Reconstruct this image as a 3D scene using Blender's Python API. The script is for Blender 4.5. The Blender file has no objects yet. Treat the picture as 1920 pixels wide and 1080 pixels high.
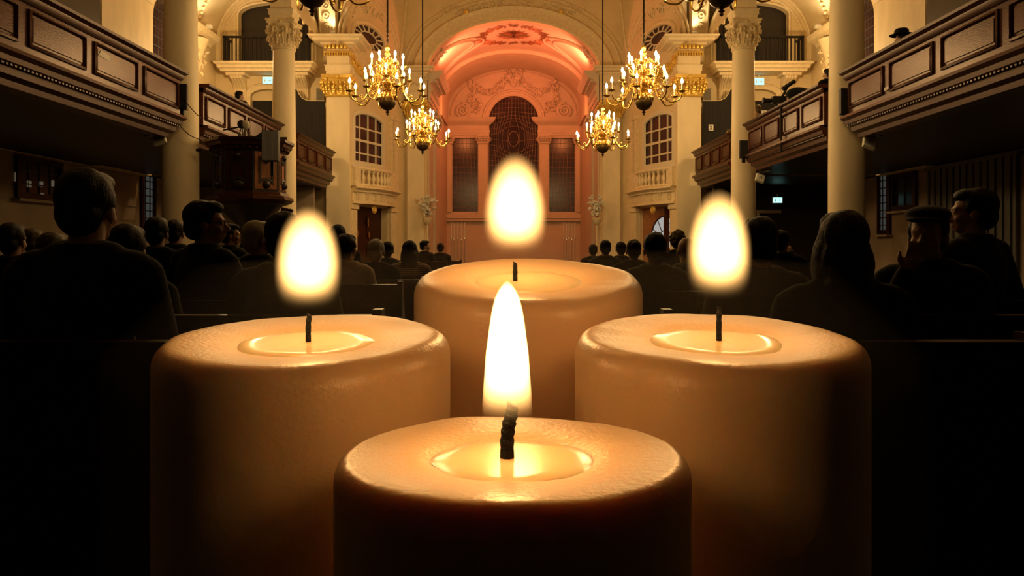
import bpy, bmesh, math, random
from mathutils import Vector, Matrix, noise
from mathutils.geometry import tessellate_polygon
PI = math.pi
R = math.radians
random.seed(7)
scene = bpy.context.scene
COL = scene.collection
H = 1.12            # camera height above the church floor
S = 1500.0          # focal length in pixels of the 1920 frame
U0, V0 = 963.0, 465.0

def W(u, v, y):
    """point seen at pixel (u, v) at the distance y, heights measured from the camera level"""
    return Vector(((u - U0) / S * y, y, (V0 - v) / S * y))

# ------------------------------------------------------------------ materials
MAT = {}
def nodes(name):
    m = bpy.data.materials.new(name)
    m.use_nodes = True
    nt = m.node_tree
    for n in list(nt.nodes):
        nt.nodes.remove(n)
    out = nt.nodes.new('ShaderNodeOutputMaterial')
    MAT[name] = m
    return m, nt, out

def mat(name, col, rough=0.6, metal=0.0, var=0.12, scale=6.0, bump=0.0, bscale=40.0, stretch=None, spec=0.5, coat=0.0, sheen=0.0, tint=None):
    m, nt, out = nodes(name)
    b = nt.nodes.new('ShaderNodeBsdfPrincipled')
    tc = nt.nodes.new('ShaderNodeTexCoord')
    mp = nt.nodes.new('ShaderNodeMapping')
    nt.links.new(tc.outputs['Object'], mp.inputs['Vector'])
    if stretch:
        mp.inputs['Scale'].default_value = stretch
    nz = nt.nodes.new('ShaderNodeTexNoise')
    nz.inputs['Scale'].default_value = scale
    nz.inputs['Detail'].default_value = 4
    nt.links.new(mp.outputs['Vector'], nz.inputs['Vector'])
    rp = nt.nodes.new('ShaderNodeValToRGB')
    rp.color_ramp.elements[0].position = 0.3
    rp.color_ramp.elements[1].position = 0.7
    rp.color_ramp.elements[0].color = tuple(max(0, c * (1 - var)) for c in col) + (1,)
    rp.color_ramp.elements[1].color = tuple(min(1, c * (1 + var)) for c in col) + (1,)
    nt.links.new(nz.outputs['Fac'], rp.inputs['Fac'])
    nt.links.new(rp.outputs['Color'], b.inputs['Base Color'])
    b.inputs['Roughness'].default_value = rough
    b.inputs['Metallic'].default_value = metal
    b.inputs['Specular IOR Level'].default_value = spec
    b.inputs['Coat Weight'].default_value = coat
    if tint: b.inputs['Specular Tint'].default_value = tuple(tint) + (1,)
    b.inputs['Coat Roughness'].default_value = 0.2
    b.inputs['Sheen Weight'].default_value = sheen
    if bump > 0:
        n2 = nt.nodes.new('ShaderNodeTexNoise')
        n2.inputs['Scale'].default_value = bscale
        n2.inputs['Detail'].default_value = 3
        nt.links.new(mp.outputs['Vector'], n2.inputs['Vector'])
        bp = nt.nodes.new('ShaderNodeBump')
        bp.inputs['Strength'].default_value = bump
        bp.inputs['Distance'].default_value = 0.02
        nt.links.new(n2.outputs['Fac'], bp.inputs['Height'])
        nt.links.new(bp.outputs['Normal'], b.inputs['Normal'])
    nt.links.new(b.outputs['BSDF'], out.inputs['Surface'])
    return m

def emis(name, col, strength, noisevar=None):
    m, nt, out = nodes(name)
    e = nt.nodes.new('ShaderNodeEmission')
    e.inputs['Color'].default_value = tuple(col) + (1,)
    e.inputs['Strength'].default_value = strength
    nt.links.new(e.outputs['Emission'], out.inputs['Surface'])
    try:
        m.cycles.emission_sampling = 'NONE'
    except Exception:
        pass
    return m

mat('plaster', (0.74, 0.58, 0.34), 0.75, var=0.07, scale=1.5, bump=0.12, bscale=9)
mat('ornament', (0.78, 0.62, 0.38), 0.65, var=0.10, scale=8, bump=0.3, bscale=25)
mat('stone_column', (0.86, 0.70, 0.46), 0.6, var=0.10, scale=2.2, bump=0.1, bscale=14, stretch=(1, 1, .3))
mat('chancel_plaster', (0.68, 0.54, 0.40), 0.75, var=0.06, scale=1.5, bump=0.12, bscale=9)
mat('gilding', (0.90, 0.60, 0.14), 0.34, 0.45, var=0.15, scale=14, bump=0.3, bscale=30)
mat('brass', (0.70, 0.44, 0.10), 0.24, 0.92, var=0.08, scale=10)
mat('dark_brass', (0.16, 0.10, 0.04), 0.35, 0.8, var=0.2, scale=6)
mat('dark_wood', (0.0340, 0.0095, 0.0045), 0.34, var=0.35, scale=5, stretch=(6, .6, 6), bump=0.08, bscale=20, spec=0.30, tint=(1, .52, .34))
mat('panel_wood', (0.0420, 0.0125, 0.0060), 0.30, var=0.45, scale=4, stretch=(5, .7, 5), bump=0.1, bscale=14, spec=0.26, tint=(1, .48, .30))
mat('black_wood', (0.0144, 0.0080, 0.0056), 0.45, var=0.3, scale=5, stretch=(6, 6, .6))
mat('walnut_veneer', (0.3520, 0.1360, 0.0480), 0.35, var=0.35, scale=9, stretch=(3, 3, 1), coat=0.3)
mat('black_paint', (0.012, 0.010, 0.010), 0.55, var=0.2)
mat('black_curtain', (0.016, 0.012, 0.010), 0.9, var=0.3, scale=3, stretch=(8, 8, .3))
mat('iron', (0.02, 0.016, 0.014), 0.5, 0.6, var=0.2)
mat('night_glass', (0.045, 0.022, 0.024), 0.2, var=0.5, scale=1.4, spec=0.3)
mat('lead', (0.36, 0.24, 0.16), 0.55, 0.1, var=0.2)
mat('sunburst_gilt', (0.30, 0.13, 0.05), 0.45, 0.3, var=0.2, scale=10)
mat('lead_bar', (0.07, 0.065, 0.06), 0.5, 0.3, var=0.2)
mat('floor_stone', (0.06, 0.05, 0.042), 0.5, var=0.25, scale=1.2, bump=0.1)
mat('speaker_box', (0.50, 0.44, 0.33), 0.6, var=0.05)
mat('speaker_grille', (0.22, 0.19, 0.14), 0.8, var=0.1, bump=0.4, bscale=160)
mat('white_metal', (0.75, 0.70, 0.58), 0.5, var=0.04)
mat('paper', (0.80, 0.76, 0.66), 0.8, var=0.03)
mat('white_paint', (0.72, 0.63, 0.47), 0.5, var=0.04)
mat('drape_grey', (0.17, 0.16, 0.15), 0.9, var=0.25, scale=3, stretch=(8, 8, .3))
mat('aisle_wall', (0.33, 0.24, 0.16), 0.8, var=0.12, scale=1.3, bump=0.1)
mat('candle_white', (0.78, 0.72, 0.62), 0.45, var=0.03)
mat('silver', (0.7, 0.68, 0.66), 0.25, 1.0, var=0.05)
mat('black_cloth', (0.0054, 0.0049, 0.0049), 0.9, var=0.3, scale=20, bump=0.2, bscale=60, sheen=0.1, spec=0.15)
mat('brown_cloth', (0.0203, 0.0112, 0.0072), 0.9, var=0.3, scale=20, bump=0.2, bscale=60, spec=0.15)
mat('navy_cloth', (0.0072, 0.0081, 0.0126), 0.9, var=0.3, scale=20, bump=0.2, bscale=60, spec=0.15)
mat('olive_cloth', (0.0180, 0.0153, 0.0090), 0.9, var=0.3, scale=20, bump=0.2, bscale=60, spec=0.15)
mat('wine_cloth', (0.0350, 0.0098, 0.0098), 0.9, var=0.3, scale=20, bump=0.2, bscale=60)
mat('cream_cloth', (0.42, 0.34, 0.25), 0.9, var=0.15, scale=20, bump=0.2, bscale=60)
mat('grey_cloth', (0.14, 0.12, 0.11), 0.9, var=0.25, scale=20, bump=0.2, bscale=60)
mat('skin', (0.4160, 0.2240, 0.1360), 0.5, var=0.08, scale=12)
mat('hair_dark', (0.0073, 0.0053, 0.0042), 0.5, var=0.4, scale=30, stretch=(4, 4, .6), bump=0.5, bscale=50, spec=0.15)
mat('hair_brown', (0.0206, 0.0112, 0.0060), 0.5, var=0.4, scale=30, stretch=(4, 4, .6), bump=0.5, bscale=50, spec=0.15)
mat('hair_blond', (0.1050, 0.0683, 0.0315), 0.5, var=0.3, scale=30, stretch=(4, 4, .6), bump=0.5, bscale=50, spec=0.15)
mat('hair_white', (0.55, 0.50, 0.42), 0.6, var=0.2, scale=30, stretch=(4, 4, .6), bump=0.5, bscale=50)
mat('wick_black', (0.006, 0.005, 0.005), 0.9, var=0.5, scale=300, bump=0.9, bscale=900)
mat('table_wood', (0.03, 0.015, 0.008), 0.5, var=0.3, scale=5, stretch=(1, 6, 1))

# striped shirt
m = mat('striped_cloth', (0.36, 0.25, 0.19), 0.9)
nt = m.node_tree
wv = nt.nodes.new('ShaderNodeTexWave'); wv.bands_direction = 'Z'; wv.inputs['Scale'].default_value = 14
tc = nt.nodes.new('ShaderNodeTexCoord'); nt.links.new(tc.outputs['Object'], wv.inputs['Vector'])
cr = nt.nodes.new('ShaderNodeValToRGB')
cr.color_ramp.elements[0].color = (.10, .06, .05, 1); cr.color_ramp.elements[1].color = (.42, .30, .22, 1)
nt.links.new(wv.outputs['Color'], cr.inputs['Fac'])
bs = [n for n in nt.nodes if n.type == 'BSDF_PRINCIPLED'][0]
nt.links.new(cr.outputs['Color'], bs.inputs['Base Color'])
# patterned black and white dress
m = mat('floral_cloth', (0.3, 0.3, 0.3), 0.9)
nt = m.node_tree
vo = nt.nodes.new('ShaderNodeTexVoronoi'); vo.inputs['Scale'].default_value = 16
tc = nt.nodes.new('ShaderNodeTexCoord'); nt.links.new(tc.outputs['Object'], vo.inputs['Vector'])
cr = nt.nodes.new('ShaderNodeValToRGB')
cr.color_ramp.elements[0].color = (.6, .55, .48, 1); cr.color_ramp.elements[1].color = (.015, .013, .012, 1)
cr.color_ramp.elements[0].position = .28; cr.color_ramp.elements[1].position = .36
nt.links.new(vo.outputs['Distance'], cr.inputs['Fac'])
bs = [n for n in nt.nodes if n.type == 'BSDF_PRINCIPLED'][0]
nt.links.new(cr.outputs['Color'], bs.inputs['Base Color'])

emis('bulb_glow', (1.0, 0.76, 0.40), 14.0)
emis('exit_glow', (0.42, 0.95, 0.86), 1.6)
emis('lit_window', (0.72, 0.68, 0.62), 0.55)
emis('lamp_face', (1.0, 0.74, 0.36), 2.0)
emis('reflection_glow', (0.8, 0.66, 0.42), 0.10)
emis('window_light', (0.75, 0.8, 0.75), 0.055)

def wax_material():
    m, nt, out = nodes('wax')
    b = nt.nodes.new('ShaderNodeBsdfPrincipled')
    tc = nt.nodes.new('ShaderNodeTexCoord')
    n1 = nt.nodes.new('ShaderNodeTexNoise'); n1.inputs['Scale'].default_value = 26; n1.inputs['Detail'].default_value = 4
    nt.links.new(tc.outputs['Object'], n1.inputs['Vector'])
    rp = nt.nodes.new('ShaderNodeValToRGB')
    rp.color_ramp.elements[0].color = (0.76, 0.49, 0.27, 1)
    rp.color_ramp.elements[1].color = (0.86, 0.60, 0.36, 1)
    nt.links.new(n1.outputs['Fac'], rp.inputs['Fac'])
    nt.links.new(rp.outputs['Color'], b.inputs['Base Color'])
    b.inputs['Roughness'].default_value = 0.36
    b.inputs['Subsurface Weight'].default_value = 0.9
    b.inputs['Subsurface Radius'].default_value = (1.0, 0.72, 0.48)
    b.inputs['Subsurface Scale'].default_value = 0.008
    n2 = nt.nodes.new('ShaderNodeTexNoise'); n2.inputs['Scale'].default_value = 420; n2.inputs['Detail'].default_value = 2
    nt.links.new(tc.outputs['Object'], n2.inputs['Vector'])
    bp = nt.nodes.new('ShaderNodeBump'); bp.inputs['Strength'].default_value = 0.22; bp.inputs['Distance'].default_value = 0.0015
    nt.links.new(n2.outputs['Fac'], bp.inputs['Height'])
    nt.links.new(bp.outputs['Normal'], b.inputs['Normal'])
    nt.links.new(b.outputs['BSDF'], out.inputs['Surface'])
    m, nt, out = nodes('melted_wax')
    b = nt.nodes.new('ShaderNodeBsdfPrincipled')
    b.inputs['Base Color'].default_value = (0.90, 0.66, 0.38, 1)
    b.inputs['Roughness'].default_value = 0.16
    b.inputs['Subsurface Weight'].default_value = 0.9
    b.inputs['Subsurface Radius'].default_value = (1.0, 0.55, 0.25)
    b.inputs['Subsurface Scale'].default_value = 0.012
    nt.links.new(b.outputs['BSDF'], out.inputs['Surface'])
wax_material()

def flame_material(name, a, zlo, zmid, zhi, gain, power, fade_lo, fade_hi):
    """glowing gas: emission thins towards the skin of the egg-shaped flame and towards its foot"""
    m, nt, out = nodes(name)
    L = nt.links
    tc = nt.nodes.new('ShaderNodeTexCoord')
    sp = nt.nodes.new('ShaderNodeSeparateXYZ')
    L.new(tc.outputs['Object'], sp.inputs['Vector'])
    def mth(op, x, y=None, clamp=False):
        n = nt.nodes.new('ShaderNodeMath'); n.operation = op; n.use_clamp = clamp
        for i, q in enumerate((x, y)):
            if q is None: continue
            if isinstance(q, (int, float)): n.inputs[i].default_value = q
            else: L.new(q, n.inputs[i])
        return n.outputs[0]
    X, Y, Z = sp.outputs
    r2 = mth('DIVIDE', mth('ADD', mth('MULTIPLY', X, X), mth('MULTIPLY', Y, Y)), a * a)
    dz = mth('SUBTRACT', Z, zmid)
    up = mth('DIVIDE', mth('MAXIMUM', dz, 0.0), zhi - zmid)
    dn = mth('DIVIDE', mth('MAXIMUM', mth('MULTIPLY', dz, -1.0), 0.0), zmid - zlo)
    d = mth('ADD', r2, mth('ADD', mth('POWER', up, 2.0), mth('POWER', dn, 3.0)))
    k = mth('POWER', mth('SUBTRACT', 1.0, d, True), power)
    mr = nt.nodes.new('ShaderNodeMapRange')
    mr.inputs['From Min'].default_value = fade_lo; mr.inputs['From Max'].default_value = fade_hi
    mr.interpolation_type = 'SMOOTHSTEP'
    L.new(Z, mr.inputs['Value'])
    st = mth('MULTIPLY', mth('MULTIPLY', k, mth('POWER', mr.outputs['Result'], 2.0)), gain)
    e = nt.nodes.new('ShaderNodeEmission')
    e.inputs['Color'].default_value = (1.0, 0.52, 0.15, 1)
    L.new(st, e.inputs['Strength'])
    L.new(e.outputs['Emission'], out.inputs['Volume'])
    try:
        m.cycles.emission_sampling = 'NONE'
    except Exception:
        pass
    return m

# ------------------------------------------------------------------ mesh builder
LOCS = {}
SC = [1.0]
class M:
    def __init__(self):
        self.v = []; self.f = []
    def add(self, vs, fs):
        o = len(self.v)
        self.v += [Vector(p) for p in vs]
        self.f += [tuple(i + o for i in q) for q in fs]
    def box(self, x0, x1, y0, y1, z0, z1, fr=None):
        P = [(x, y, z) for z in (z0, z1) for y in (y0, y1) for x in (x0, x1)]
        if fr: P = [fr(*p) for p in P]
        self.add(P, [(0, 2, 3, 1), (4, 5, 7, 6), (0, 1, 5, 4), (2, 6, 7, 3), (0, 4, 6, 2), (1, 3, 7, 5)])
    def lathe(self, prof, c=(0, 0, 0), n=24, fr=None, a0=0.0, a1=2 * PI, sq=0.0):
        full = abs(a1 - a0 - 2 * PI) < 1e-6
        k = n if full else n + 1
        vs, fs = [], []
        for (r, z) in prof:
            for i in range(k):
                a = a0 + (a1 - a0) * i / n
                vs.append((c[0] + r * math.cos(a), c[1] + r * math.sin(a), c[2] + z))
        for j in range(len(prof) - 1):
            for i in range(n):
                i2 = (i + 1) % k
                fs.append((j * k + i, j * k + i2, (j + 1) * k + i2, (j + 1) * k + i))
        if full:
            if prof[0][0] > 1e-6: fs.append(tuple(range(k))[::-1])
            if prof[-1][0] > 1e-6: fs.append(tuple((len(prof) - 1) * k + i for i in range(k)))
        if fr: vs = [fr(*p) for p in vs]
        self.add(vs, fs)
    def tube(self, pts, r, n=8, closed=False, cap=True):
        pts = [Vector(p) for p in pts]
        m = len(pts)
        rs = r if isinstance(r, (list, tuple)) else [r] * m
        vs, fs = [], []
        prev = None
        for i, p in enumerate(pts):
            if closed:
                t = pts[(i + 1) % m] - pts[i - 1]
            else:
                t = pts[min(i + 1, m - 1)] - pts[max(i - 1, 0)]
            t.normalize()
            if prev is None:
                ref = Vector((0, 0, 1)) if abs(t.z) < .9 else Vector((1, 0, 0))
                nx = t.cross(ref).normalized()
            else:
                nx = prev - t * prev.dot(t)
                nx = nx.normalized() if nx.length > 1e-6 else t.orthogonal().normalized()
            prev = nx
            ny = t.cross(nx)
            for k in range(n):
                a = 2 * PI * k / n
                vs.append(p + (nx * math.cos(a) + ny * math.sin(a)) * rs[i])
        mm = m if closed else m - 1
        for i in range(mm):
            for k in range(n):
                a, b = i * n + k, i * n + (k + 1) % n
                c, d = ((i + 1) % m) * n + (k + 1) % n, ((i + 1) % m) * n + k
                fs.append((a, b, c, d))
        if cap and not closed:
            fs.append(tuple(range(n))[::-1]); fs.append(tuple((m - 1) * n + k for k in range(n)))
        self.add(vs, fs)
    def sweep(self, path, prof, bn, closed=False, profclosed=True):
        path = [Vector(p) for p in path]; bn = Vector(bn).normalized()
        m, k = len(path), len(prof)
        vs, fs = [], []
        for i, p in enumerate(path):
            if closed:
                a, b = path[i] - path[i - 1], path[(i + 1) % m] - path[i]
            else:
                a = path[i] - path[i - 1] if i else path[1] - path[0]
                b = path[i + 1] - path[i] if i < m - 1 else path[i] - path[i - 1]
            a.normalize(); b.normalize()
            t = (a + b).normalized()
            nn = t.cross(bn).normalized()
            sc = 1.0 / max(.35, t.dot(a))
            for (q, w) in prof:
                vs.append(p + nn * (q * sc) + bn * w)
        mm = m if closed else m - 1
        kk = k if profclosed else k - 1
        for i in range(mm):
            for j in range(kk):
                i2, j2 = (i + 1) % m, (j + 1) % k
                fs.append((i * k + j, i * k + j2, i2 * k + j2, i2 * k + j))
        if not closed and profclosed:
            fs.append(tuple(range(k))); fs.append(tuple((m - 1) * k + j for j in range(k))[::-1])
        self.add(vs, fs)
    def ellip(self, c, r, rot=None, n=12, m=8):
        vs, fs = [], []
        c = Vector(c)
        for j in range(1, m):
            th = PI * j / m
            for i in range(n):
                a = 2 * PI * i / n
                p = Vector((r[0] * math.sin(th) * math.cos(a), r[1] * math.sin(th) * math.sin(a), r[2] * math.cos(th)))
                vs.append(c + (rot @ p if rot else p))
        top = Vector((0, 0, r[2])); bot = -top
        vs.append(c + (rot @ top if rot else top)); vs.append(c + (rot @ bot if rot else bot))
        T, B = len(vs) - 2, len(vs) - 1
        for i in range(n):
            i2 = (i + 1) % n
            fs.append((T, i, i2)); fs.append((B, (m - 2) * n + i2, (m - 2) * n + i))
            for j in range(m - 2):
                fs.append((j * n + i, (j + 1) * n + i, (j + 1) * n + i2, j * n + i2))
        self.add(vs, fs)
    def capsule(self, a, b, ra, rb=None, n=12):
        rb = ra if rb is None else rb
        a, b = Vector(a), Vector(b)
        d = (b - a); L = d.length; t = d / L
        pts, rs = [], []
        for k in range(5):
            th = PI / 2 * (1 - k / 4)
            pts.append(a - t * ra * math.sin(th)); rs.append(max(1e-4, ra * math.cos(th)))
        for k in range(1, 5):
            th = PI / 2 * k / 4
            if k == 1:
                pts.append(b); rs.append(rb)
            pts.append(b + t * rb * math.sin(th)); rs.append(max(1e-4, rb * math.cos(th)))
        self.tube(pts, rs, n)
    def plate(self, outer, holes, fr, d0, d1):
        """flat slab with holes; fr maps (along, up, outward) to space"""
        loops = [outer] + list(holes)
        flat = [p for l in loops for p in l]
        tri = tessellate_polygon([[Vector((p[0], p[1], 0)) for p in l] for l in loops])
        n = len(flat)
        vs = [fr(p[0], p[1], d0) for p in flat] + [fr(p[0], p[1], d1) for p in flat]
        fs = [tuple(t) for t in tri] + [tuple(i + n for i in t[::-1]) for t in tri]
        o = 0
        for l in loops:
            k = len(l)
            for i in range(k):
                j = (i + 1) % k
                fs.append((o + i, o + j, o + j + n, o + i + n))
            o += k
        self.add(vs, fs)
    def prism(self, poly, fr, d0, d1):
        self.plate(poly, [], fr, d0, d1)
    def build(self, name, mat, parent=None, sx=1, up=H, sharp=38, flip=False, smooth=True, merge=False):
        k = SC[0]
        vs = [Vector((p.x * sx * k, p.y * k, p.z * k + up)) for p in self.v]
        if parent is not None:
            base = LOCS[parent.name]
        else:
            lo = Vector((min(p.x for p in vs), min(p.y for p in vs), min(p.z for p in vs)))
            hi = Vector((max(p.x for p in vs), max(p.y for p in vs), max(p.z for p in vs)))
            base = Vector(((lo.x + hi.x) / 2, (lo.y + hi.y) / 2, lo.z))
        me = bpy.data.meshes.new(name)
        me.from_pydata([p - base for p in vs], [], self.f)
        bm = bmesh.new(); bm.from_mesh(me)
        if merge: bmesh.ops.remove_doubles(bm, verts=bm.verts, dist=1e-5)
        bmesh.ops.recalc_face_normals(bm, faces=bm.faces)
        bm.to_mesh(me); bm.free()
        if smooth:
            me.polygons.foreach_set('use_smooth', [True] * len(me.polygons))
            me.set_sharp_from_angle(angle=R(sharp))
        me.materials.append(MAT[mat] if isinstance(mat, str) else mat)
        o = bpy.data.objects.new(name, me)
        COL.objects.link(o)
        if parent is not None:
            o.parent = parent
            LOCS[o.name] = base
        else:
            o.location = base
            LOCS[o.name] = base
        return o

def tag(o, label=None, cat=None, group=None, kind=None):
    if label: o['label'] = label
    if cat: o['category'] = cat
    if group: o['group'] = group
    if kind: o['kind'] = kind
    return o
def thing(name, loc, label=None, cat=None, group=None, kind=None, up=H, sx=1):
    o = bpy.data.objects.new(name, None)
    o.empty_display_size = .1
    COL.objects.link(o)
    o.location = (loc[0] * sx * SC[0], loc[1] * SC[0], loc[2] * SC[0] + up)
    LOCS[o.name] = Vector(o.location)
    return tag(o, label, cat, group, kind)
def struct(o, label=None, cat=None):
    return tag(o, label, cat, None, 'structure')
def copy_tree(o, parent=None):
    c = o.copy(); COL.objects.link(c)
    if parent is not None: c.parent = parent
    for ch in o.children: copy_tree(ch, c)
    return c
SIDE = {1: 'right', -1: 'left'}

def frame(o, t, n):
    o, t, n = Vector(o), Vector(t).normalized(), Vector(n).normalized()
    def f(a, b, c): return o + t * a + Vector((0, 0, b)) + n * c
    return f
def arch(cx, hw, z0, zs, rise, n=20):
    p = [(cx - hw, z0), (cx + hw, z0)]
    for i in range(n + 1):
        a = PI * i / n
        p.append((cx + hw * math.cos(a), zs + rise * math.sin(a)))
    return p
def arc(cx, hw, zs, rise, n=24, a0=0, a1=PI):
    return [(cx + hw * math.cos(a0 + (a1 - a0) * i / n), zs + rise * math.sin(a0 + (a1 - a0) * i / n)) for i in range(n + 1)]
def ell(cx, cz, a, b, n=32):
    return [(cx + a * math.cos(2 * PI * i / n), cz + b * math.sin(2 * PI * i / n)) for i in range(n)]
def catmull(P, k=6):
    P = [Vector(p) for p in P]
    Q = [P[0] * 2 - P[1]] + P + [P[-1] * 2 - P[-2]]
    out = []
    for i in range(1, len(Q) - 2):
        for j in range(k):
            t = j / k
            a, b, c, d = Q[i - 1:i + 3]
            out.append(.5 * ((2 * b) + (c - a) * t + (2 * a - 5 * b + 4 * c - d) * t * t + (3 * b - a - 3 * c + d) * t ** 3))
    out.append(P[-1])
    return out
def rrot():
    return Matrix.Rotation(random.uniform(0, 6.28), 3, 'X') @ Matrix.Rotation(random.uniform(0, 6.28), 3, 'Y') @ Matrix.Rotation(random.uniform(0, 6.28), 3, 'Z')
def foliage(m, pts, fr, size, per=3, spread=.06, d=.02):
    """carved leaves and blossoms scattered along a curve of a wall"""
    for (a, b) in pts:
        for _ in range(per):
            s = size * random.uniform(.55, 1.2)
            m.ellip(fr(a + random.gauss(0, spread), b + random.gauss(0, spread), d * random.uniform(.4, 1.3)), (s, s * .5, s * .38), rrot(), 7, 5)
def spiral(m, fr, cx, cz, r0, turns, dirn, r, d=.04):
    pts, rs = [], []
    n = int(turns * 14)
    for i in range(n + 1):
        q = i / n
        a = dirn * q * turns * 2 * PI + PI / 2
        rr = r0 * (1 - q * .9)
        pts.append(fr(cx + rr * math.cos(a), cz + rr * math.sin(a), d)); rs.append(r * (1 - .5 * q))
    m.tube(pts, rs, 6)
# ------------------------------------------------------------------ the church
FL = -H      # the church floor, measured from the camera level
CN = [0]
def trim(mb, matn='ornament', sx=1, parent=None):
    CN[0] += 1
    return struct(mb.build('trim_%d' % CN[0], matn, parent, sx))
def east(y):                                   # a wall seen frontally
    return lambda a, b, c: Vector((a, y - c, b))
def rect_mould(m, x0, x1, y0, y1, z, prof):
    m.sweep([(x0, y0, z), (x1, y0, z), (x1, y1, z), (x0, y1, z)], prof, (0, 0, 1), closed=True)
def cornice(h=.42, out=.55):
    q = [(0, 0), (.12, 0), (.14, .12), (.30, .22), (.32, .40), (.72, .52), (.74, .70), (.95, .84), (1, 1), (0, 1)]
    return [(a * out, b * h) for a, b in q]

m = M(); m.box(-13, 13, -5, 46, FL - .2, FL)
struct(m.build('floor', 'floor_stone', up=H))

def leaf(m, base, out, up, pts, wid, th):
    """one curled acanthus leaf: pts = (outward, upward) along its rib"""
    base, out = Vector(base), Vector(out).normalized()
    side = Vector((0, 0, 1)).cross(out)
    vs, fs = [], []
    for i, (o, z) in enumerate(pts):
        c = base + out * o + Vector((0, 0, z))
        vs += [c - side * wid[i] - out * th, c + out * th * .8, c + side * wid[i] - out * th, c - out * th * 1.6]
    for i in range(len(pts) - 1):
        for k in range(4):
            fs.append((i * 4 + k, i * 4 + (k + 1) % 4, i * 4 + 4 + (k + 1) % 4, i * 4 + 4 + k))
    fs += [(0, 1, 2, 3), tuple(len(vs) - 4 + k for k in range(4))[::-1]]
    m.add(vs, fs)

def capital(m, cx, cy, r, z0, h, square=False, ry=None):
    ry = ry or r
    if square:
        m.box(cx - r, cx + r, cy - ry, cy + ry, z0, z0 + h * .86)
        rect_mould(m, cx - r, cx + r, cy - ry, cy + ry, z0, [(0, 0), (.05, 0), (.07, .03), (.05, .07), (0, .07)])
    else:
        m.lathe([(r, z0), (r * 1.1, z0 + .01), (r * 1.14, z0 + .05 * h), (r * 1.1, z0 + .09 * h), (r * .99, z0 + .1 * h), (r * .98, z0 + .5 * h), (r * 1.12, z0 + .78 * h), (r * 1.25, z0 + .86 * h)], (cx, cy, 0), 28)
    for row, (hh, st, off) in enumerate(((.46, .08, 0), (.72, .12, .5))):
        spots = []
        if square:
            n = 3 if row == 0 else 2
            for (dx, dy) in ((0, -1), (-1, 0), (1, 0)):
                hw = r if dx == 0 else ry
                for k in range(n + (row == 1)):
                    q = ((k + .5) / n * 2 - 1) if row == 0 else (k / n * 2 - 1)
                    if dx == 0: spots.append(((cx + q * hw, cy - ry, z0), (0, -1, 0)))
                    else: spots.append(((cx + dx * r, cy + q * hw, z0), (dx, 0, 0)))
        else:
            for k in range(8):
                a = 2 * PI * (k + off) / 8
                spots.append(((cx + r * math.cos(a), cy + r * math.sin(a), z0), (math.cos(a), math.sin(a), 0)))
        w = r * .30
        H1 = h * hh
        for b, o in spots:
            leaf(m, b, o, 0, [(.02, st * h), (.08 * r + .02, H1 * .5), (.20 * r + .02, H1 * .84), (.44 * r + .02, H1), (.60 * r + .02, H1 * .90), (.54 * r + .02, H1 * .74)],
                 [w * .75, w, w * .95, w * .8, w * .5, w * .15], .025)
            for s_ in (-1, 1):
                oo = Vector(o); sd = Vector((0, 0, 1)).cross(oo)
                for j, (q, zz) in enumerate(((.14, .45), (.22, .68), (.38, .88))):
                    m.ellip(Vector(b) + oo * (q * r + .03) + sd * (s_ * w * .95) + Vector((0, 0, H1 * zz)), (r * .10, r * .10, r * .15), None, 7, 5)
    for (dx, dy) in ((1, 1), (1, -1), (-1, 1), (-1, -1)):
        o = Vector((dx * .7071, dy * .7071, 0))
        k = 1.2 if square else 1.0
        c = Vector((cx + dx * r * .72 * k, cy + dy * ry * .72 * k, 0))
        f = lambda a, b, d, o=o, c=c: c + o * a + Vector((0, 0, b)) + Vector((-o.y, o.x, 0)) * d
        spiral(m, f, r * .60, z0 + h * .72, r * .26, 1.6, 1, r * .10, 0)
        m.ellip(f(r * .60, z0 + h * .72, 0), (r * .12, r * .12, r * .12), None, 8, 6)
        m.tube([f(-.1 * r, z0 + h * .45, 0), f(.1 * r, z0 + h * .68, 0), f(.36 * r, z0 + h * .85, 0)], [r * .05, r * .07, r * .09], 6)
    # abacus with hollowed sides
    e = r * 1.42; ey = ry * 1.42 if not square else ry + .42 * r
    poly = []
    for (sx_, sy_, ax) in ((1, -1, 0), (1, 1, 1), (-1, 1, 0), (-1, -1, 1)):
        poly.append((sx_, sy_))
    pts = []
    C = [(-1, -1), (1, -1), (1, 1), (-1, 1)]
    for i in range(4):
        a, b = C[i], C[(i + 1) % 4]
        for q in (.06, .25, .5, .75, .94):
            x, y = a[0] + (b[0] - a[0]) * q, a[1] + (b[1] - a[1]) * q
            dip = .24 * (1 - (2 * q - 1) ** 2)
            if abs(x) >= .999 and abs(a[0] - b[0]) < 1e-6: x *= 1 - dip
            else: y *= 1 - dip
            pts.append((cx + x * e, cy + y * ey))
    up = lambda a, b, c: Vector((a, b, c))
    m.prism(pts, up, z0 + h * .86, z0 + h * .93)
    m.prism([(cx + (p[0] - cx) * 1.05, cy + (p[1] - cy) * 1.05) for p in pts], up, z0 + h * .93, z0 + h)
    for (dx, dy) in ((0, -1), (0, 1), (1, 0), (-1, 0)):
        m.ellip((cx + dx * e * .8, cy + dy * ey * .8, z0 + h * .9), (r * .17, r * .17, r * .17), None, 8, 6)

CAPZ, CAPH = 5.70, .86
ENT0, ENT1 = 6.56, 7.5
def entablature(m, x0, x1, y0, y1, out=.5, dent=True):
    rect_mould(m, x0, x1, y0, y1, ENT0, [(-.05, 0), (.02, 0), (.02, .12), (.05, .13), (.05, .24), (.09, .28), (0.0, .29), (0, .58), (-.05, .58)])
    m.box(x0 + .02, x1 - .02, y0 + .02, y1 - .02, ENT0, ENT1 - .01)
    rect_mould(m, x0, x1, y0, y1, ENT1 - .38, cornice(.38, out))

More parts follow.
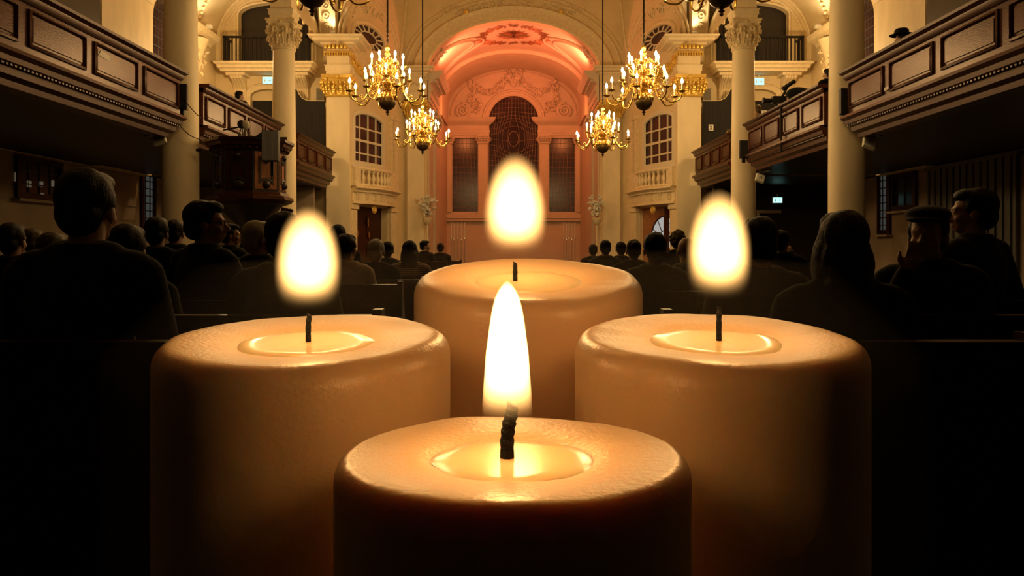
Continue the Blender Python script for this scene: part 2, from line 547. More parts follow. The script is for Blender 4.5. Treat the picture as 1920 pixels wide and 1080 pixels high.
def column(y, sx, label):
    x = 6.66
    t = thing('nave_column', (x, y, FL), label, 'column', 'nave columns', 'thing', sx=sx)
    m = M()
    m.lathe([(.348, FL + .3), (.352, 0), (.350, 1.5), (.338, 3.2), (.318, 4.8), (.305, CAPZ)], (x, y, 0), 40)
    m.build('shaft', 'stone_column', t, sx)
    m = M(); m.box(x - .5, x + .5, y - .5, y + .5, FL, FL + .14)
    m.lathe([(.48, FL + .14), (.5, FL + .18), (.47, FL + .23), (.40, FL + .25), (.42, FL + .28), (.36, FL + .31), (.34, FL + .33)], (x, y, 0), 40)
    m.build('base', 'stone_column', t, sx)
    m = M(); capital(m, x, y, .305, CAPZ, CAPH); m.build('capital', 'ornament', t, sx)
    m = M(); entablature(m, x - .3, x + .3, y - .3, y + .3, .28)
    m.build('entablature_block', 'stone_column', t, sx)
    return t

CY1, CY2, PY = 16.0, 23.2, 28.6
column(CY1, -1, 'tall near cream column left of the nave with a cable looped across it')
column(CY1, 1, 'tall near cream column right of the nave, between the two nearer gallery fronts')
column(CY2, -1, 'cream column with carved leafy capital behind the pulpit')
column(CY2, 1, 'cream column with carved leafy capital beside the person leaning on the gallery rail')

def pier(sx, label):
    x0, x1, y0, y1 = 5.86, 6.70, PY, PY + .70
    t = thing('corner_pier', ((x0 + x1) / 2, y0 + .17, FL), label, 'pier', 'gilded corner piers', 'thing', sx=sx)
    m = M(); m.box(x0, x1, y0, y1, FL, 5.45)
    m.box(x0 - .06, x1 + .06, y0 - .06, y1, FL, FL + .5)
    m.build('shaft', 'stone_column', t, sx)
    m = M(); capital(m, (x0 + x1) / 2, y0 + .17, .40, 5.40, .78, True, .19)
    m.build('capital', 'gilding', t, sx)
    m = M(); m.box(x0 + .02, x1 - .02, y0, y1, 6.18, 7.3)
    rect_mould(m, x0 + .02, x1 - .02, y0, y1, 6.18, [(0, 0), (.02, 0), (.02, .14), (.05, .15), (.05, .30), (.09, .36), (0, .37)])
    rect_mould(m, x0, x1, y0, y1 + .3, 7.16, cornice(.36, .55))
    m.build('entablature_block', 'stone_column', t, sx)
    m = M()
    rect_mould(m, x0, x1, y0, y1, 6.96, [(0, 0), (.06, 0), (.08, .05), (.05, .08), (0, .09)])
    for k in range(11):
        xx = x0 - .04 + (x1 - x0 + .08) * k / 10
        m.box(xx - .022, xx + .022, y0 - .12, y0 - .02, 6.86, 6.96)
    for k in range(5):
        yy = y0 - .06 + .4 * k / 4
        m.box(x0 - .12, x0 - .02, yy - .022, yy + .022, 6.86, 6.96)
    for k in range(6):
        xx = x0 + (x1 - x0) * (k + .5) / 6
        m.box(xx - .045, xx + .045, y0 - .42, y0 - .1, 7.08, 7.17)
        m.ellip((xx, y0 - .4, 7.09), (.04, .05, .06), None, 7, 5)
    m.build('gilded_moulding', 'gilding', t, sx)
pier(-1, 'corner pier with gilded capital at the left end of the nave, beside a sash window')
pier(1, 'corner pier with gilded capital at the right end of the nave, beside a sash window')

# arcade walls with round arches, springing from the entablature blocks
for sx in (1, -1):
    fr = lambda a, b, c: Vector((6.36 + c, a, b))
    m = M()
    def ah(y0, y1):
        return [(y0, ENT1 - .02)] + [(y1, ENT1 - .02)] + arc((y0 + y1) / 2, (y1 - y0) / 2, ENT1 - .02, 2.5, 26)[1:-1]
    spans = [(-1.5, 4.6), (5.3, 8.6), (9.3, 15.7), (16.3, 22.9), (23.5, PY - .02)]
    spans = [(9.3, 15.7), (16.3, 22.9), (23.5, PY - .02)]
    poly = [(2, 12.5), (2, ENT1)]
    for (a, b) in spans:
        poly.append((a, ENT1)); poly += [(p[0], p[1]) for p in arc((a + b) / 2, (b - a) / 2, ENT1, 2.7, 26)[::-1]][1:-1]; poly.append((b, ENT1))
    poly += [(PY + .4, ENT1), (PY + .4, 12.5)]
    m.prism(poly, fr, 0, .6)
    struct(m.build('wall_arcade_' + SIDE[sx], 'plaster', None, sx))
    # carved guilloche on the lit soffit of the last arch and beads along its edges
    m = M()
    (a, b) = spans[2]
    cyy, hw = (a + b) / 2, (b - a) / 2
    for k in range(1, 22):
        q = PI * k / 22 if k else 0
        p = Vector((6.66, cyy + (hw - .03) * math.cos(q), ENT1 + 2.67 * math.sin(q)))
        tz = Vector((0, -math.sin(q), math.cos(q)))
        ring = [p + Vector((math.cos(w) * .12, 0, 0)) + tz * (math.sin(w) * .12) for w in [2 * PI * i / 14 for i in range(14)]]
        m.tube(ring, .02, 5, closed=True)
        m.ellip(p, (.045, .045, .045), None, 7, 5)
    for dx in (-.24, .24):
        m.tube([(6.66 + dx, cyy + (hw - .02) * math.cos(PI * i / 30), ENT1 + 2.68 * math.sin(PI * i / 30)) for i in range(31)], .03, 6)
    trim(m, 'ornament', sx)

# nave barrel vault
m = M()
pts = []
N = 28
prof = [(6.4 * math.cos(PI * i / N), 8.9 + 3.0 * math.sin(PI * i / N)) for i in range(N + 1)]
vs, fs = [], []
for j, y in enumerate((2, 12, 22, 33.2)):
    for (x, z) in prof: vs.append((x, y, z))
for j in range(3):
    for i in range(N):
        fs.append((j * (N + 1) + i, j * (N + 1) + i + 1, (j + 1) * (N + 1) + i + 1, (j + 1) * (N + 1) + i))
m.add(vs, fs)
struct(m.build('ceiling', 'plaster'))

# ------------------------------------------------------------------ aisles
WINN = [0]
def winname():
    WINN[0] += 1
    return 'window_%d' % WINN[0]
DOORN = [0]
def doorname():
    DOORN[0] += 1
    return 'door_%d' % DOORN[0]

for sx in (1, -1):
    s = SIDE[sx]
    # outer wall
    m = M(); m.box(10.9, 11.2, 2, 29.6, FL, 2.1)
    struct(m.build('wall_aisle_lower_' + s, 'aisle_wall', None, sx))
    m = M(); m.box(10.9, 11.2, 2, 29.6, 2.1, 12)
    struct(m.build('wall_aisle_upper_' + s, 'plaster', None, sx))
    # aisle vault
    m = M()
    vs, fs = [], []
    for y in (2, 29.5):
        for i in range(21):
            a = PI * i / 20
            vs.append((8.93 + 1.98 * math.cos(a), y, 7.5 + 1.98 * math.sin(a)))
    for i in range(20): fs.append((i, i + 1, 22 + i, 21 + i))
    m.add(vs, fs)
    struct(m.build('ceiling_aisle_' + s, 'plaster', None, sx))
    # end wall of the aisle with the arched box opening above and a doorway below
    fr = east(29.3)
    m = M()
    hole = [(7.5, 6.62), (10.06, 6.62), (10.06, 8.55)] + arc(8.78, 1.28, 8.55, .42, 18)[1:-1] + [(7.5, 8.55)]
    dhole = [(8.35, 2.3), (9.62, 2.3), (9.62, 5.55)] + arc(8.985, .635, 5.55, .26, 14)[1:-1] + [(8.35, 5.55)]
    m.plate([(6.3, FL), (10.95, FL), (10.95, 12), (6.3, 12)], [hole, dhole], fr, -.3, 0)
    struct(m.build('wall_aisle_end_' + s, 'plaster', None, sx))
    # dark doors closing the box
    m = M(); m.box(7.4, 10.2, 29.56, 29.66, 6.5, 9.1)
    for a in (7.75, 9.0):
        for b in (6.8, 7.75):
            m.box(a, a + .85, 29.52, 29.58, b, b + .75)
    d = struct(m.build(doorname(), 'black_wood', None, sx))
    m = M(); m.box(8.25, 9.75, 29.5, 29.6, 2.2, 5.42)
    for b in (2.6, 4.0):
        m.box(8.5, 9.5, 29.46, 29.52, b, b + 1.1)
    struct(m.build(doorname(), 'black_curtain', None, sx))
    m = M(); m.box(8.25, 9.75, 29.45, 29.6, 5.42, 5.95); trim(m, 'plaster', sx)
    # moulded frames around both openings
    m = M()
    path = [(10.06, 6.62)] + arc(8.78, 1.28, 8.55, .42, 18) + [(7.5, 6.62)]
    m.sweep([fr(a, b, 0) for a, b in path], [(0, -.02), (0, .05), (.05, .06), (.10, .03), (.12, -.02)], (0, -1, 0))
    path = [(9.62, 2.3)] + arc(8.985, .635, 5.55, .26, 14) + [(8.35, 2.3)]
    m.sweep([fr(a, b, 0) for a, b in path], [(0, -.02), (0, .07), (.06, .08), (.12, .05), (.20, .09), (.24, .02), (.24, -.02)], (0, -1, 0))
    trim(m, 'ornament', sx)
    # wall arch with a beaded rib and lines of the vault
    m = M()
    for rr, w in ((1.96, .05), (1.72, .035)):
        m.tube([fr(8.9 + rr * math.cos(PI * i / 30), 7.5 + rr * math.sin(PI * i / 30), .03) for i in range(31)], w, 6)
    m.tube([(8.93 + 1.9 * math.cos(PI * i / 30), 26.8, 7.5 + 1.9 * math.sin(PI * i / 30)) for i in range(31)], .05, 6)
    for k in range(34):
        a = PI * (k + .5) / 34
        m.ellip((8.93 + 1.93 * math.cos(a), 27.6, 7.5 + 1.93 * math.sin(a)), (.075, .05, .055), rrot(), 8, 6)
        m.ellip((8.93 + 1.93 * math.cos(a), 27.52, 7.5 + 1.93 * math.sin(a)), (.03, .03, .03), None, 6, 5)
    trim(m, 'ornament', sx)
    # corbel under the springing of the vault on the outer wall
    m = M()
    m.sweep([(10.9, 26.0, 7.1), (10.9, 28.4, 7.1)], [(0, 0), (-.15, 0), (-.2, .1), (-.45, .18), (-.5, .34), (-.5, .38), (0, .38)], (0, 0, 1))
    m.lathe([(.02, 5.5), (.18, 5.6), (.12, 5.8), (.28, 6.2), (.3, 6.5), (.52, 7.1)], (10.9, 27.2, 0), 16)
    foliage(m, [(27.2 + .1 * k, 6.0 + .2 * abs(k)) for k in range(-4, 5)], lambda a, b, c: Vector((10.62 - c, a, b)), .09, 2)
    trim(m, 'ornament', sx)
    # pilaster on the outer wall
    m = M(); m.box(10.55, 10.95, 20.5, 23.3, 2.1, 7.1)
    m.sweep([(10.55, 20.5, 7.1), (10.55, 23.3, 7.1)], [(0, 0), (-.05, 0), (-.1, .12), (-.3, .2), (-.3, .35), (0, .35)], (0, 0, 1))
    trim(m, 'stone_column', sx)
    m = M(); m.box(10.5, 10.86, 15.4, 20.3, 2.3, 6.4)  # plain dark slab before the outer wall
    o = m.build('dark_slab', 'black_wood', None, sx)
    tag(o, 'plain dark slab rising behind the near %s gallery front, beside the cream wall pilaster' % s, 'screen')
    # leaded upper window
    w = thing(winname(), (10.88, 24.7, 4.2), kind='structure', sx=sx)
    fw = lambda a, b, c: Vector((10.9 - c, a, b))
    op = arch(24.7, .9, 4.2, 6.9, .95)
    m = M(); m.prism(op, fw, .005, .02); m.build('glass', 'night_glass', w, sx)
    m = M()
    m.sweep([fw(a, b, 0) for a, b in op[1:] + op[:1]], [(-.02, 0), (-.02, .1), (.12, .12), (.12, 0)], (-1, 0, 0))
    m.build('window_frame', 'ornament', w, sx)
    m = M()
    for k in range(1, 8):
        a = 23.8 + 1.8 * k / 8
        m.box(a - .012, a + .012, 0, .03, 4.2, 6.9 + .95 * math.sqrt(max(0, 1 - ((a - 24.7) / .9) ** 2)), lambda x, y, z: fw(x, z, y))
    for k in range(1, 13):
        b = 4.2 + .28 * k
        hw = .9 if b < 6.9 else .9 * math.sqrt(max(0.0, 1 - ((b - 6.9) / .95) ** 2))
        m.box(24.7 - hw, 24.7 + hw, 0, .03, b - .012, b + .012, lambda x, y, z: fw(x, z, y))
    m.build('muntin', 'lead_bar', w, sx)

def aisle_box(sx, label):
    """balcony in front of the arched opening: slab, consoles, iron rail"""
    s = SIDE[sx]
    t = thing('box_balcony', (8.85, 28.9, 5.3), label, 'balcony', 'balconies of the aisle boxes', sx=sx)
    m = M()
    m.sweep([(7.3, 29.3, 6.3), (7.3, 28.5, 6.3), (10.42, 28.5, 6.3), (10.42, 29.3, 6.3)],
            [(-.02, 0), (.02, 0), (.05, .08), (.12, .12), (.12, .2), (.2, .25), (.22, .32), (-.02, .32)], (0, 0, 1))
    m.box(7.3, 10.42, 28.5, 29.28, 6.3, 6.6)
    m.build('slab', 'ornament', t, sx)
    for cx in (7.72, 9.98):
        m = M()
        pr = [(0, 5.35), (.12, 5.4), (.18, 5.6), (.14, 5.8), (.3, 6.0), (.55, 6.12), (.6, 6.3), (0, 6.3)]
        f = lambda a, b, c, cx=cx: Vector((cx + c, 29.3 - a, b))
        m.prism(pr, f, -.22, .22)
        for k in (-.15, -.05, .05, .15):
            m.tube([f(p[0] + .01, p[1], k) for p in pr[1:7]], .035, 6)
        m.box(cx - .34, cx + .34, 28.65, 29.28, 6.2, 6.31)
        m.build('console', 'ornament', t, sx)
    m = M()
    m.box(7.36, 10.36, 28.52, 28.6, 7.5, 7.57); m.box(7.36, 10.36, 28.53, 28.59, 6.62, 6.67)
    for x in (7.36, 10.30):
        m.box(x, x + .06, 28.52, 29.28, 7.5, 7.57); m.box(x, x + .06, 28.52, 28.6, 6.6, 7.57)
    r = m.build('rail', 'iron', t, sx)
    for k in range(1, 21):
        x = 7.36 + 2.97 * k / 21
        m = M(); m.box(x - .018, x + .018, 28.54, 28.58, 6.6, 7.55); m.build('baluster', 'iron', r, sx)
    for x in (7.39, 10.33):
        for k in range(1, 4):
            y = 28.56 + .7 * k / 4
            m = M(); m.box(x - .018, x + .018, y - .018, y + .018, 6.6, 7.55); m.build('baluster', 'iron', r, sx)
aisle_box(-1, 'stone balcony with iron rail under the dark arched opening, above the left aisle door')
aisle_box(1, 'stone balcony with iron rail under the dark arched opening, above the right aisle door')

def exit_sign(loc, sx, label, w=.36, h=.24, drop=.12):
    x, y, z = loc
    t = thing('exit_sign', (x, y, z), label, 'sign', 'lit exit signs', sx=1)
    m = M(); m.box(x - w / 2 - .02, x + w / 2 + .02, y, y + .06, z - .015, z + h + .02); m.build('housing', 'white_metal', t)
    m = M(); m.box(x - w / 2, x + w / 2, y - .012, y, z, z + h); f = m.build('lit_panel', 'exit_glow', t)
    m = M()   # running figure and arrow in white
    m.box(x - w * .32, x - w * .22, y - .02, y - .012, z + h * .25, z + h * .6)
    m.ellip((x - w * .27, y - .016, z + h * .72), (w * .05, .006, w * .05), None, 8, 6)
    m.box(x - w * .05, x + w * .22, y - .02, y - .012, z + h * .42, z + h * .52)
    m.add([(x + w * .2, y - .02, z + h * .28), (x + w * .36, y - .02, z + h * .47), (x + w * .2, y - .02, z + h * .66),
           (x + w * .2, y - .012, z + h * .28), (x + w * .36, y - .012, z + h * .47), (x + w * .2, y - .012, z + h * .66)],
          [(0, 1, 2), (3, 5, 4), (0, 3, 4, 1), (1, 4, 5, 2), (2, 5, 3, 0)])
    m.build('arrow_and_figure', 'white_metal', f)
    m = M(); m.tube([(x, y + .03, z + h), (x, y + .03, z + h + drop)], .02, 6)
    if drop: m.build('bracket', 'white_metal', t)
p = W(502, 157, 29.15); exit_sign(p, -1, 'lit green and white exit sign under the left box balcony')
p = W(1423, 159, 29.15); exit_sign(p, 1, 'lit green and white exit sign under the right box balcony')
p = W(1458, 380, 27.0); exit_sign(p, 1, 'lit green and white exit sign in the dark under the right gallery', .30, .17)

def wall_speaker(sx, label):
    x, y, z = 7.05, 29.1, 5.36
    t = thing('wall_speaker', (x, y, z), label, 'speaker', 'pale wall speakers', sx=sx)
    m = M(); m.box(x - .14, x + .14, y, y + .19, z, z + .46); m.build('cabinet', 'speaker_box', t, sx)
    m = M(); m.box(x - .12, x + .12, y - .012, y, z + .02, z + .44); m.build('grille', 'speaker_grille', t, sx)
wall_speaker(-1, 'pale box speaker on the wall beside the left gilded pier')
wall_speaker(1, 'pale box speaker on the wall beside the right gilded pier')

def end_screen(sx, label):
    f = east(28.75)
    y0 = 5.27
    pl = [(6.78, FL + 3.4), (8.6, FL + 3.4), (8.6, 5.75), (7.86, 5.75), (7.78, 5.68), (7.7, 5.5), (7.58, 5.36), (7.42, 5.29), (7.25, y0), (6.78, y0)]
    m = M(); m.prism(pl, f, 0, .06)
    o = m.build('gallery_screen', 'black_curtain', None, sx)
    tag(o, label, 'screen', 'black screens at the gallery ends')
    m = M(); m.tube([f(a, b, .03) for a, b in pl[3:]], .025, 6)
    m.build('top_moulding', 'ornament', o, sx)
end_screen(-1, 'black screen with a curved pale top edge, behind the last left gallery front')
end_screen(1, 'black screen with curved pale top edge and white X notice behind the right gallery')
# white notice with an X
c = W(1333, 244, 28.66)
m = M(); m.box(c.x - .085, c.x + .085, c.y - .012, c.y, c.z - .02, c.z + .20)
o = tag(m.build('notice', 'paper'), 'small white notice with a black X on the right black screen', 'notice')
m = M()
for d in (1, -1):
    m.prism([(c.x - d * .055, c.z + .02), (c.x - d * .03, c.z + .02), (c.x + d * .055, c.z + .16), (c.x + d * .03, c.z + .16)], east(c.y - .012), 0, .004)
m.box(c.x - .06, c.x - .015, c.y - .016, c.y - .012, c.z + .01, c.z + .022); m.box(c.x + .015, c.x + .06, c.y - .016, c.y - .012, c.z + .01, c.z + .022)
m.build('printed_letter', 'black_paint', o)
c = W(1433, 214, 29.38)
m = M(); m.box(c.x - .10, c.x + .10, c.y - .012, c.y, c.z, c.z + .13)
o = tag(m.build('notice', 'paper'), 'small white notice on the dark door above the right gallery', 'notice')
m = M()
for k in range(3): m.box(c.x - .07, c.x + .06 - .02 * k, c.y - .016, c.y - .012, c.z + .03 + .035 * k, c.z + .04 + .035 * k)
m.build('printed_lines', 'black_paint', o)

# ------------------------------------------------------------------ galleries
DK = [0]
def gallery(y0, y1, sx, label, npan, solid=True):
    t = thing('gallery_parapet', (6.7, (y0 + y1) / 2, 2.05), label, 'gallery', 'dark wooden gallery fronts', sx=sx)
    X = 6.42
    bn = (0, 0, 1)
    m = M(); m.box(X, X + .16, y0, y1, 2.5, 3.32); m.build('front_board', 'panel_wood', t, sx)
    m = M()
    m.sweep([(X + .4, y1, 3.26), (X, y1, 3.26), (X, y0, 3.26)][::-1], [(-.02, -.04), (0.02, -.04), (.05, .0), (.06, .06), (.12, .10), (.13, .14), (-.34, .14), (-.34, .1)][::-1] if False else [(.02, -.04), (-.02, -.04), (-.05, 0), (-.06, .06), (-.12, .10), (-.13, .14), (.34, .14), (.34, .1)], bn)
    m.build('hand_rail', 'dark_wood', t, sx)
    m = M()
    pr = [(.16, .45), (-.04, .45), (-.09, .44), (-.10, .39), (-.04, .34), (-.03, .27), (.05, .22), (.06, .13), (.14, .08), (.15, .0), (.4, .0), (.4, .45)]
    m.sweep([(X, y0, 2.1), (X, y1, 2.1), (X + .5, y1, 2.1)], pr, bn)
    n = int((y1 - y0) / .09)
    for k in range(n):
        y = y0 + (y1 - y0) * (k + .5) / n
        m.box(X - .005, X + .08, y - .022, y + .022, 2.33, 2.385)
    m.build('cornice', 'dark_wood', t, sx)
    L = (y1 - y0) / npan
    for k in range(npan):
        a, b = y0 + L * k + .12, y0 + L * (k + 1) - .12
        m = M()
        m.sweep([(X, a, 2.66), (X, b, 2.66), (X, b, 3.16), (X, a, 3.16)], [(0, -.0), (0, .03), (.03, .045), (.05, .012), (.05, 0)], (-1, 0, 0), closed=True)
        m.box(X - .018, X + .002, a + .1, b - .1, 2.75, 3.07)
        m.build('panel', 'panel_wood', t, sx)
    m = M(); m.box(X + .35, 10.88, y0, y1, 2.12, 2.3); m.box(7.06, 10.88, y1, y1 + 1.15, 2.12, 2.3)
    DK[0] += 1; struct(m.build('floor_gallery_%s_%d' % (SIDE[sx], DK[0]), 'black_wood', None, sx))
    return t
gallery(5.5, 15.4, -1, 'nearest left gallery front of dark polished wood, ending at the near left column', 6)
gallery(5.5, 15.4, 1, 'nearest right gallery front of dark polished wood, ending at the near right column', 6)
gallery(16.55, 21.9, -1, 'left gallery front of panelled dark wood behind the pulpit, between the two left columns', 4)
gallery(16.55, 21.9, 1, 'right gallery front of panelled dark wood between the two right columns', 4)
gallery(23.6, 28.25, -1, 'farthest left gallery front of panelled wood, ending at the left gilded pier', 4)
gallery(23.6, 28.25, 1, 'farthest right gallery front of panelled wood, ending at the right gilded pier', 4)

def black_speaker(u0, v0, u1, v1, y, label, turn=.12):
    a, b = W(u0, v1, y), W(u1, v0, y)
    t = thing('gallery_speaker', ((a.x + b.x) / 2, y, a.z), label, 'speaker', 'black speakers at the gallery ends')
    m = M()
    pl = [(a.x + .02, y), (b.x, y), (b.x - .05, y + .2), (a.x + .05, y + .2)]
    m.prism(pl, lambda p, q, c: Vector((p, q, c)), a.z, b.z)
    m.build('cabinet', 'black_paint', t)
    m = M(); m.box(a.x + .03, b.x - .015, y - .012, y, a.z + .02, b.z - .02); m.build('grille', 'black_curtain', t)
    m = M(); mid = (a.x + b.x) / 2; m.box(mid - .04, mid + .04, y + .1, y + .2, a.z - .12, a.z); m.build('bracket', 'iron', t)
black_speaker(322, 157, 350, 204, 15.42, 'black box speaker at the end of the nearest left gallery front')
black_speaker(1575, 165, 1601, 213, 15.42, 'black box speaker at the end of the nearest right gallery front')
black_speaker(1386, 263, 1408, 296, 21.92, 'black box speaker at the end of the right gallery front, on the far right column')
black_speaker(520, 257, 538, 283, 21.92, 'black box speaker above the pulpit edge, on the column behind it')

def floodlight(u, v, y, label, sx):  # square floodlight, switched off, on a bracket under the gallery
    c = W(u, v, y)
    t = thing('floodlamp', c, label, 'lamp', 'white floodlamps under the galleries')
    q = Matrix.Rotation(R(20 * sx), 3, 'Y') @ Matrix.Rotation(R(-28), 3, 'X')
    f = lambda x, yy, z: c + q @ Vector((x, yy, z))
    m = M(); m.box(-.115, .115, -.03, .05, -.115, .115, f); m.build('housing', 'white_metal', t)
    m = M(); m.box(-.1, .1, -.04, -.03, -.1, .1, f); m.build('glass', 'paper', t)
    m = M()
    for k in (-.03, .03): m.box(k - .008, k + .008, -.045, -.04, -.05, .05, f)
    m.box(-.03, .03, -.045, -.04, -.008, .008, f)
    m.build('tube', 'speaker_grille', t)
    m = M(); m.tube([c + Vector((0, .03, .05)), c + Vector((.04 * sx, .03, .2)), Vector((c.x + .3 * sx, c.y + .03, 2.13))], .018, 6); m.build('bracket', 'iron', t)
floodlight(299, 260, 15.3, 'white square spotlight under the end of the nearest left gallery front', -1)
floodlight(1630, 268, 15.3, 'white square spotlight under the end of the nearest right gallery front', 1)
floodlight(1425, 334, 21.7, 'white square spotlight under the middle right gallery front', 1)

# cable hung across the near left column
pts = catmull([W(350, 193, 15.3), W(361, 206, 15.45), W(372, 217, 15.55), W(381, 222, 15.9)], 5)
pts2 = catmull([W(333, 231, 15.3), W(348, 247, 15.45), W(362, 257, 15.5), W(379, 263, 15.9)], 5)
m = M(); m.tube(pts, .009, 6); tag(m.build('cable', 'iron'), 'thin upper cable sagging from the black speaker across the near left column', 'cable')
m = M(); m.tube(pts2, .009, 6); tag(m.build('cable', 'iron'), 'thin lower cable sagging from the gallery cornice across the near left column', 'cable')
m = M(); c = W(371, 281, 15.62); m.box(c.x - .04, c.x + .04, c.y, c.y + .06, c.z - .025, c.z + .025)
tag(m.build('wall_bracket', 'iron'), 'small dark bracket fixed on the shaft of the near left column', 'bracket')

# ------------------------------------------------------------------ under the galleries
def aisle_window(sx, ya, yb, z0, z1, cols, rows, lights=(), glass='night_glass'):
    w = thing(winname(), (10.88, (ya + yb) / 2, z0), kind='structure', sx=sx)
    f = lambda a, b, c: Vector((10.9 - c, a, b))
    m = M(); m.prism([(ya, z0), (yb, z0), (yb, z1), (ya, z1)], f, .003, .015); m.build('glass', glass, w, sx)
    m = M(); m.sweep([f(ya, z0, 0), f(yb, z0, 0), f(yb, z1, 0), f(ya, z1, 0)], [(-.04, 0), (-.04, .08), (.08, .1), (.08, 0)], (-1, 0, 0), closed=True)
    m.build('window_frame', 'dark_wood', w, sx)
    m = M()
    for k in range(1, cols):
        a = ya + (yb - ya) * k / cols
        m.box(a - .015, a + .015, .0, .04, z0, z1, lambda x, y, z: f(x, z, y))
    for k in range(1, rows):
        b = z0 + (z1 - z0) * k / rows
        m.box(ya, yb, .0, .04, b - .015, b + .015, lambda x, y, z: f(x, z, y))
    m.build('muntin', 'lead_bar', w, sx)
    m = M(); m.box(ya - .15, yb + .15, -.01, .2, z0 - .12, z0 - .06, lambda x, y, z: f(x, z, y)); m.build('window_sill', 'aisle_wall', w, sx)
    return w
w = aisle_window(-1, 17.5, 19.2, 1.15, 2.0, 4, 3, glass='night_glass')
# lights reflected in the panes, put in as small glowing patches
for k, (u, v, du, dv) in enumerate(((55, 345, 4, 6), (77, 345, 4, 5), (98, 344, 4, 6), (31, 332, 3, 8), (78, 366, 4, 4))):
    yy = 10.87 * S / (U0 - u)
    c = Vector((-10.87, yy, (V0 - v) / S * yy))
    m = M(); m.box(c.x - .003, c.x + .004, c.y - du * .02, c.y + du * .02, c.z - dv * .012, c.z + dv * .012)
    tag(m.build('lit_pane', 'reflection_glow', w), 'glowing patch standing for a light reflected in the pane')
aisle_window(-1, 23.35, 24.2, .45, 2.2, 3, 8, glass='window_light')
aisle_window(1, 23.1, 23.8, .45, 2.2, 3, 8, glass='window_light')
aisle_window(1, 21.6, 22.9, 1.1, 2.05, 2, 2)
m = M()
for k in range(26):
    y = 17.2 + 3.7 * k / 26
    m.prism([(y, -1.0), (y + .10, -1.0), (y + .10, 2.0), (y, 2.0)], lambda a, b, c: Vector((10.84 - c, a, b)), 0, .05 + .03 * (k % 2))
m.box(10.76, 10.9, 17.1, 21.0, 2.0, 2.08)
tag(m.build('hanging_curtain', 'drape_grey'), 'grey vertically pleated curtain on the wall under the right gallery, behind the large dark head', 'curtain')
m = M(); m.box(10.85, 10.9, 20.0, 23.0, FL, 2.05)
for k in range(7): m.box(10.83, 10.86, 20.0, 23.0, FL + .3 + .4 * k, FL + .33 + .4 * k)
tag(m.build('wall_boarding', 'aisle_wall', None, -1), 'pale boarded wall panelling under the left gallery, right of the tall head', 'panelling')
# dark partition across the aisle end below the galleries
for sx in (1, -1):
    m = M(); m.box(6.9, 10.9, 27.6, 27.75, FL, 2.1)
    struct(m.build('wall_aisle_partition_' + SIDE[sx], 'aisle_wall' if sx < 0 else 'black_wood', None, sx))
    m = M()
    for k in range(2): m.box(8.1 + .28 * k, 8.17 + .28 * k, 27.5, 27.6, FL, 1.2)
    m.box(7.7, 7.8, 27.5, 27.6, FL, 1.2); m.box(7.5, 9.2, 27.5, 27.6, 1.2, 1.3)
    trim(m, 'aisle_wall', sx)
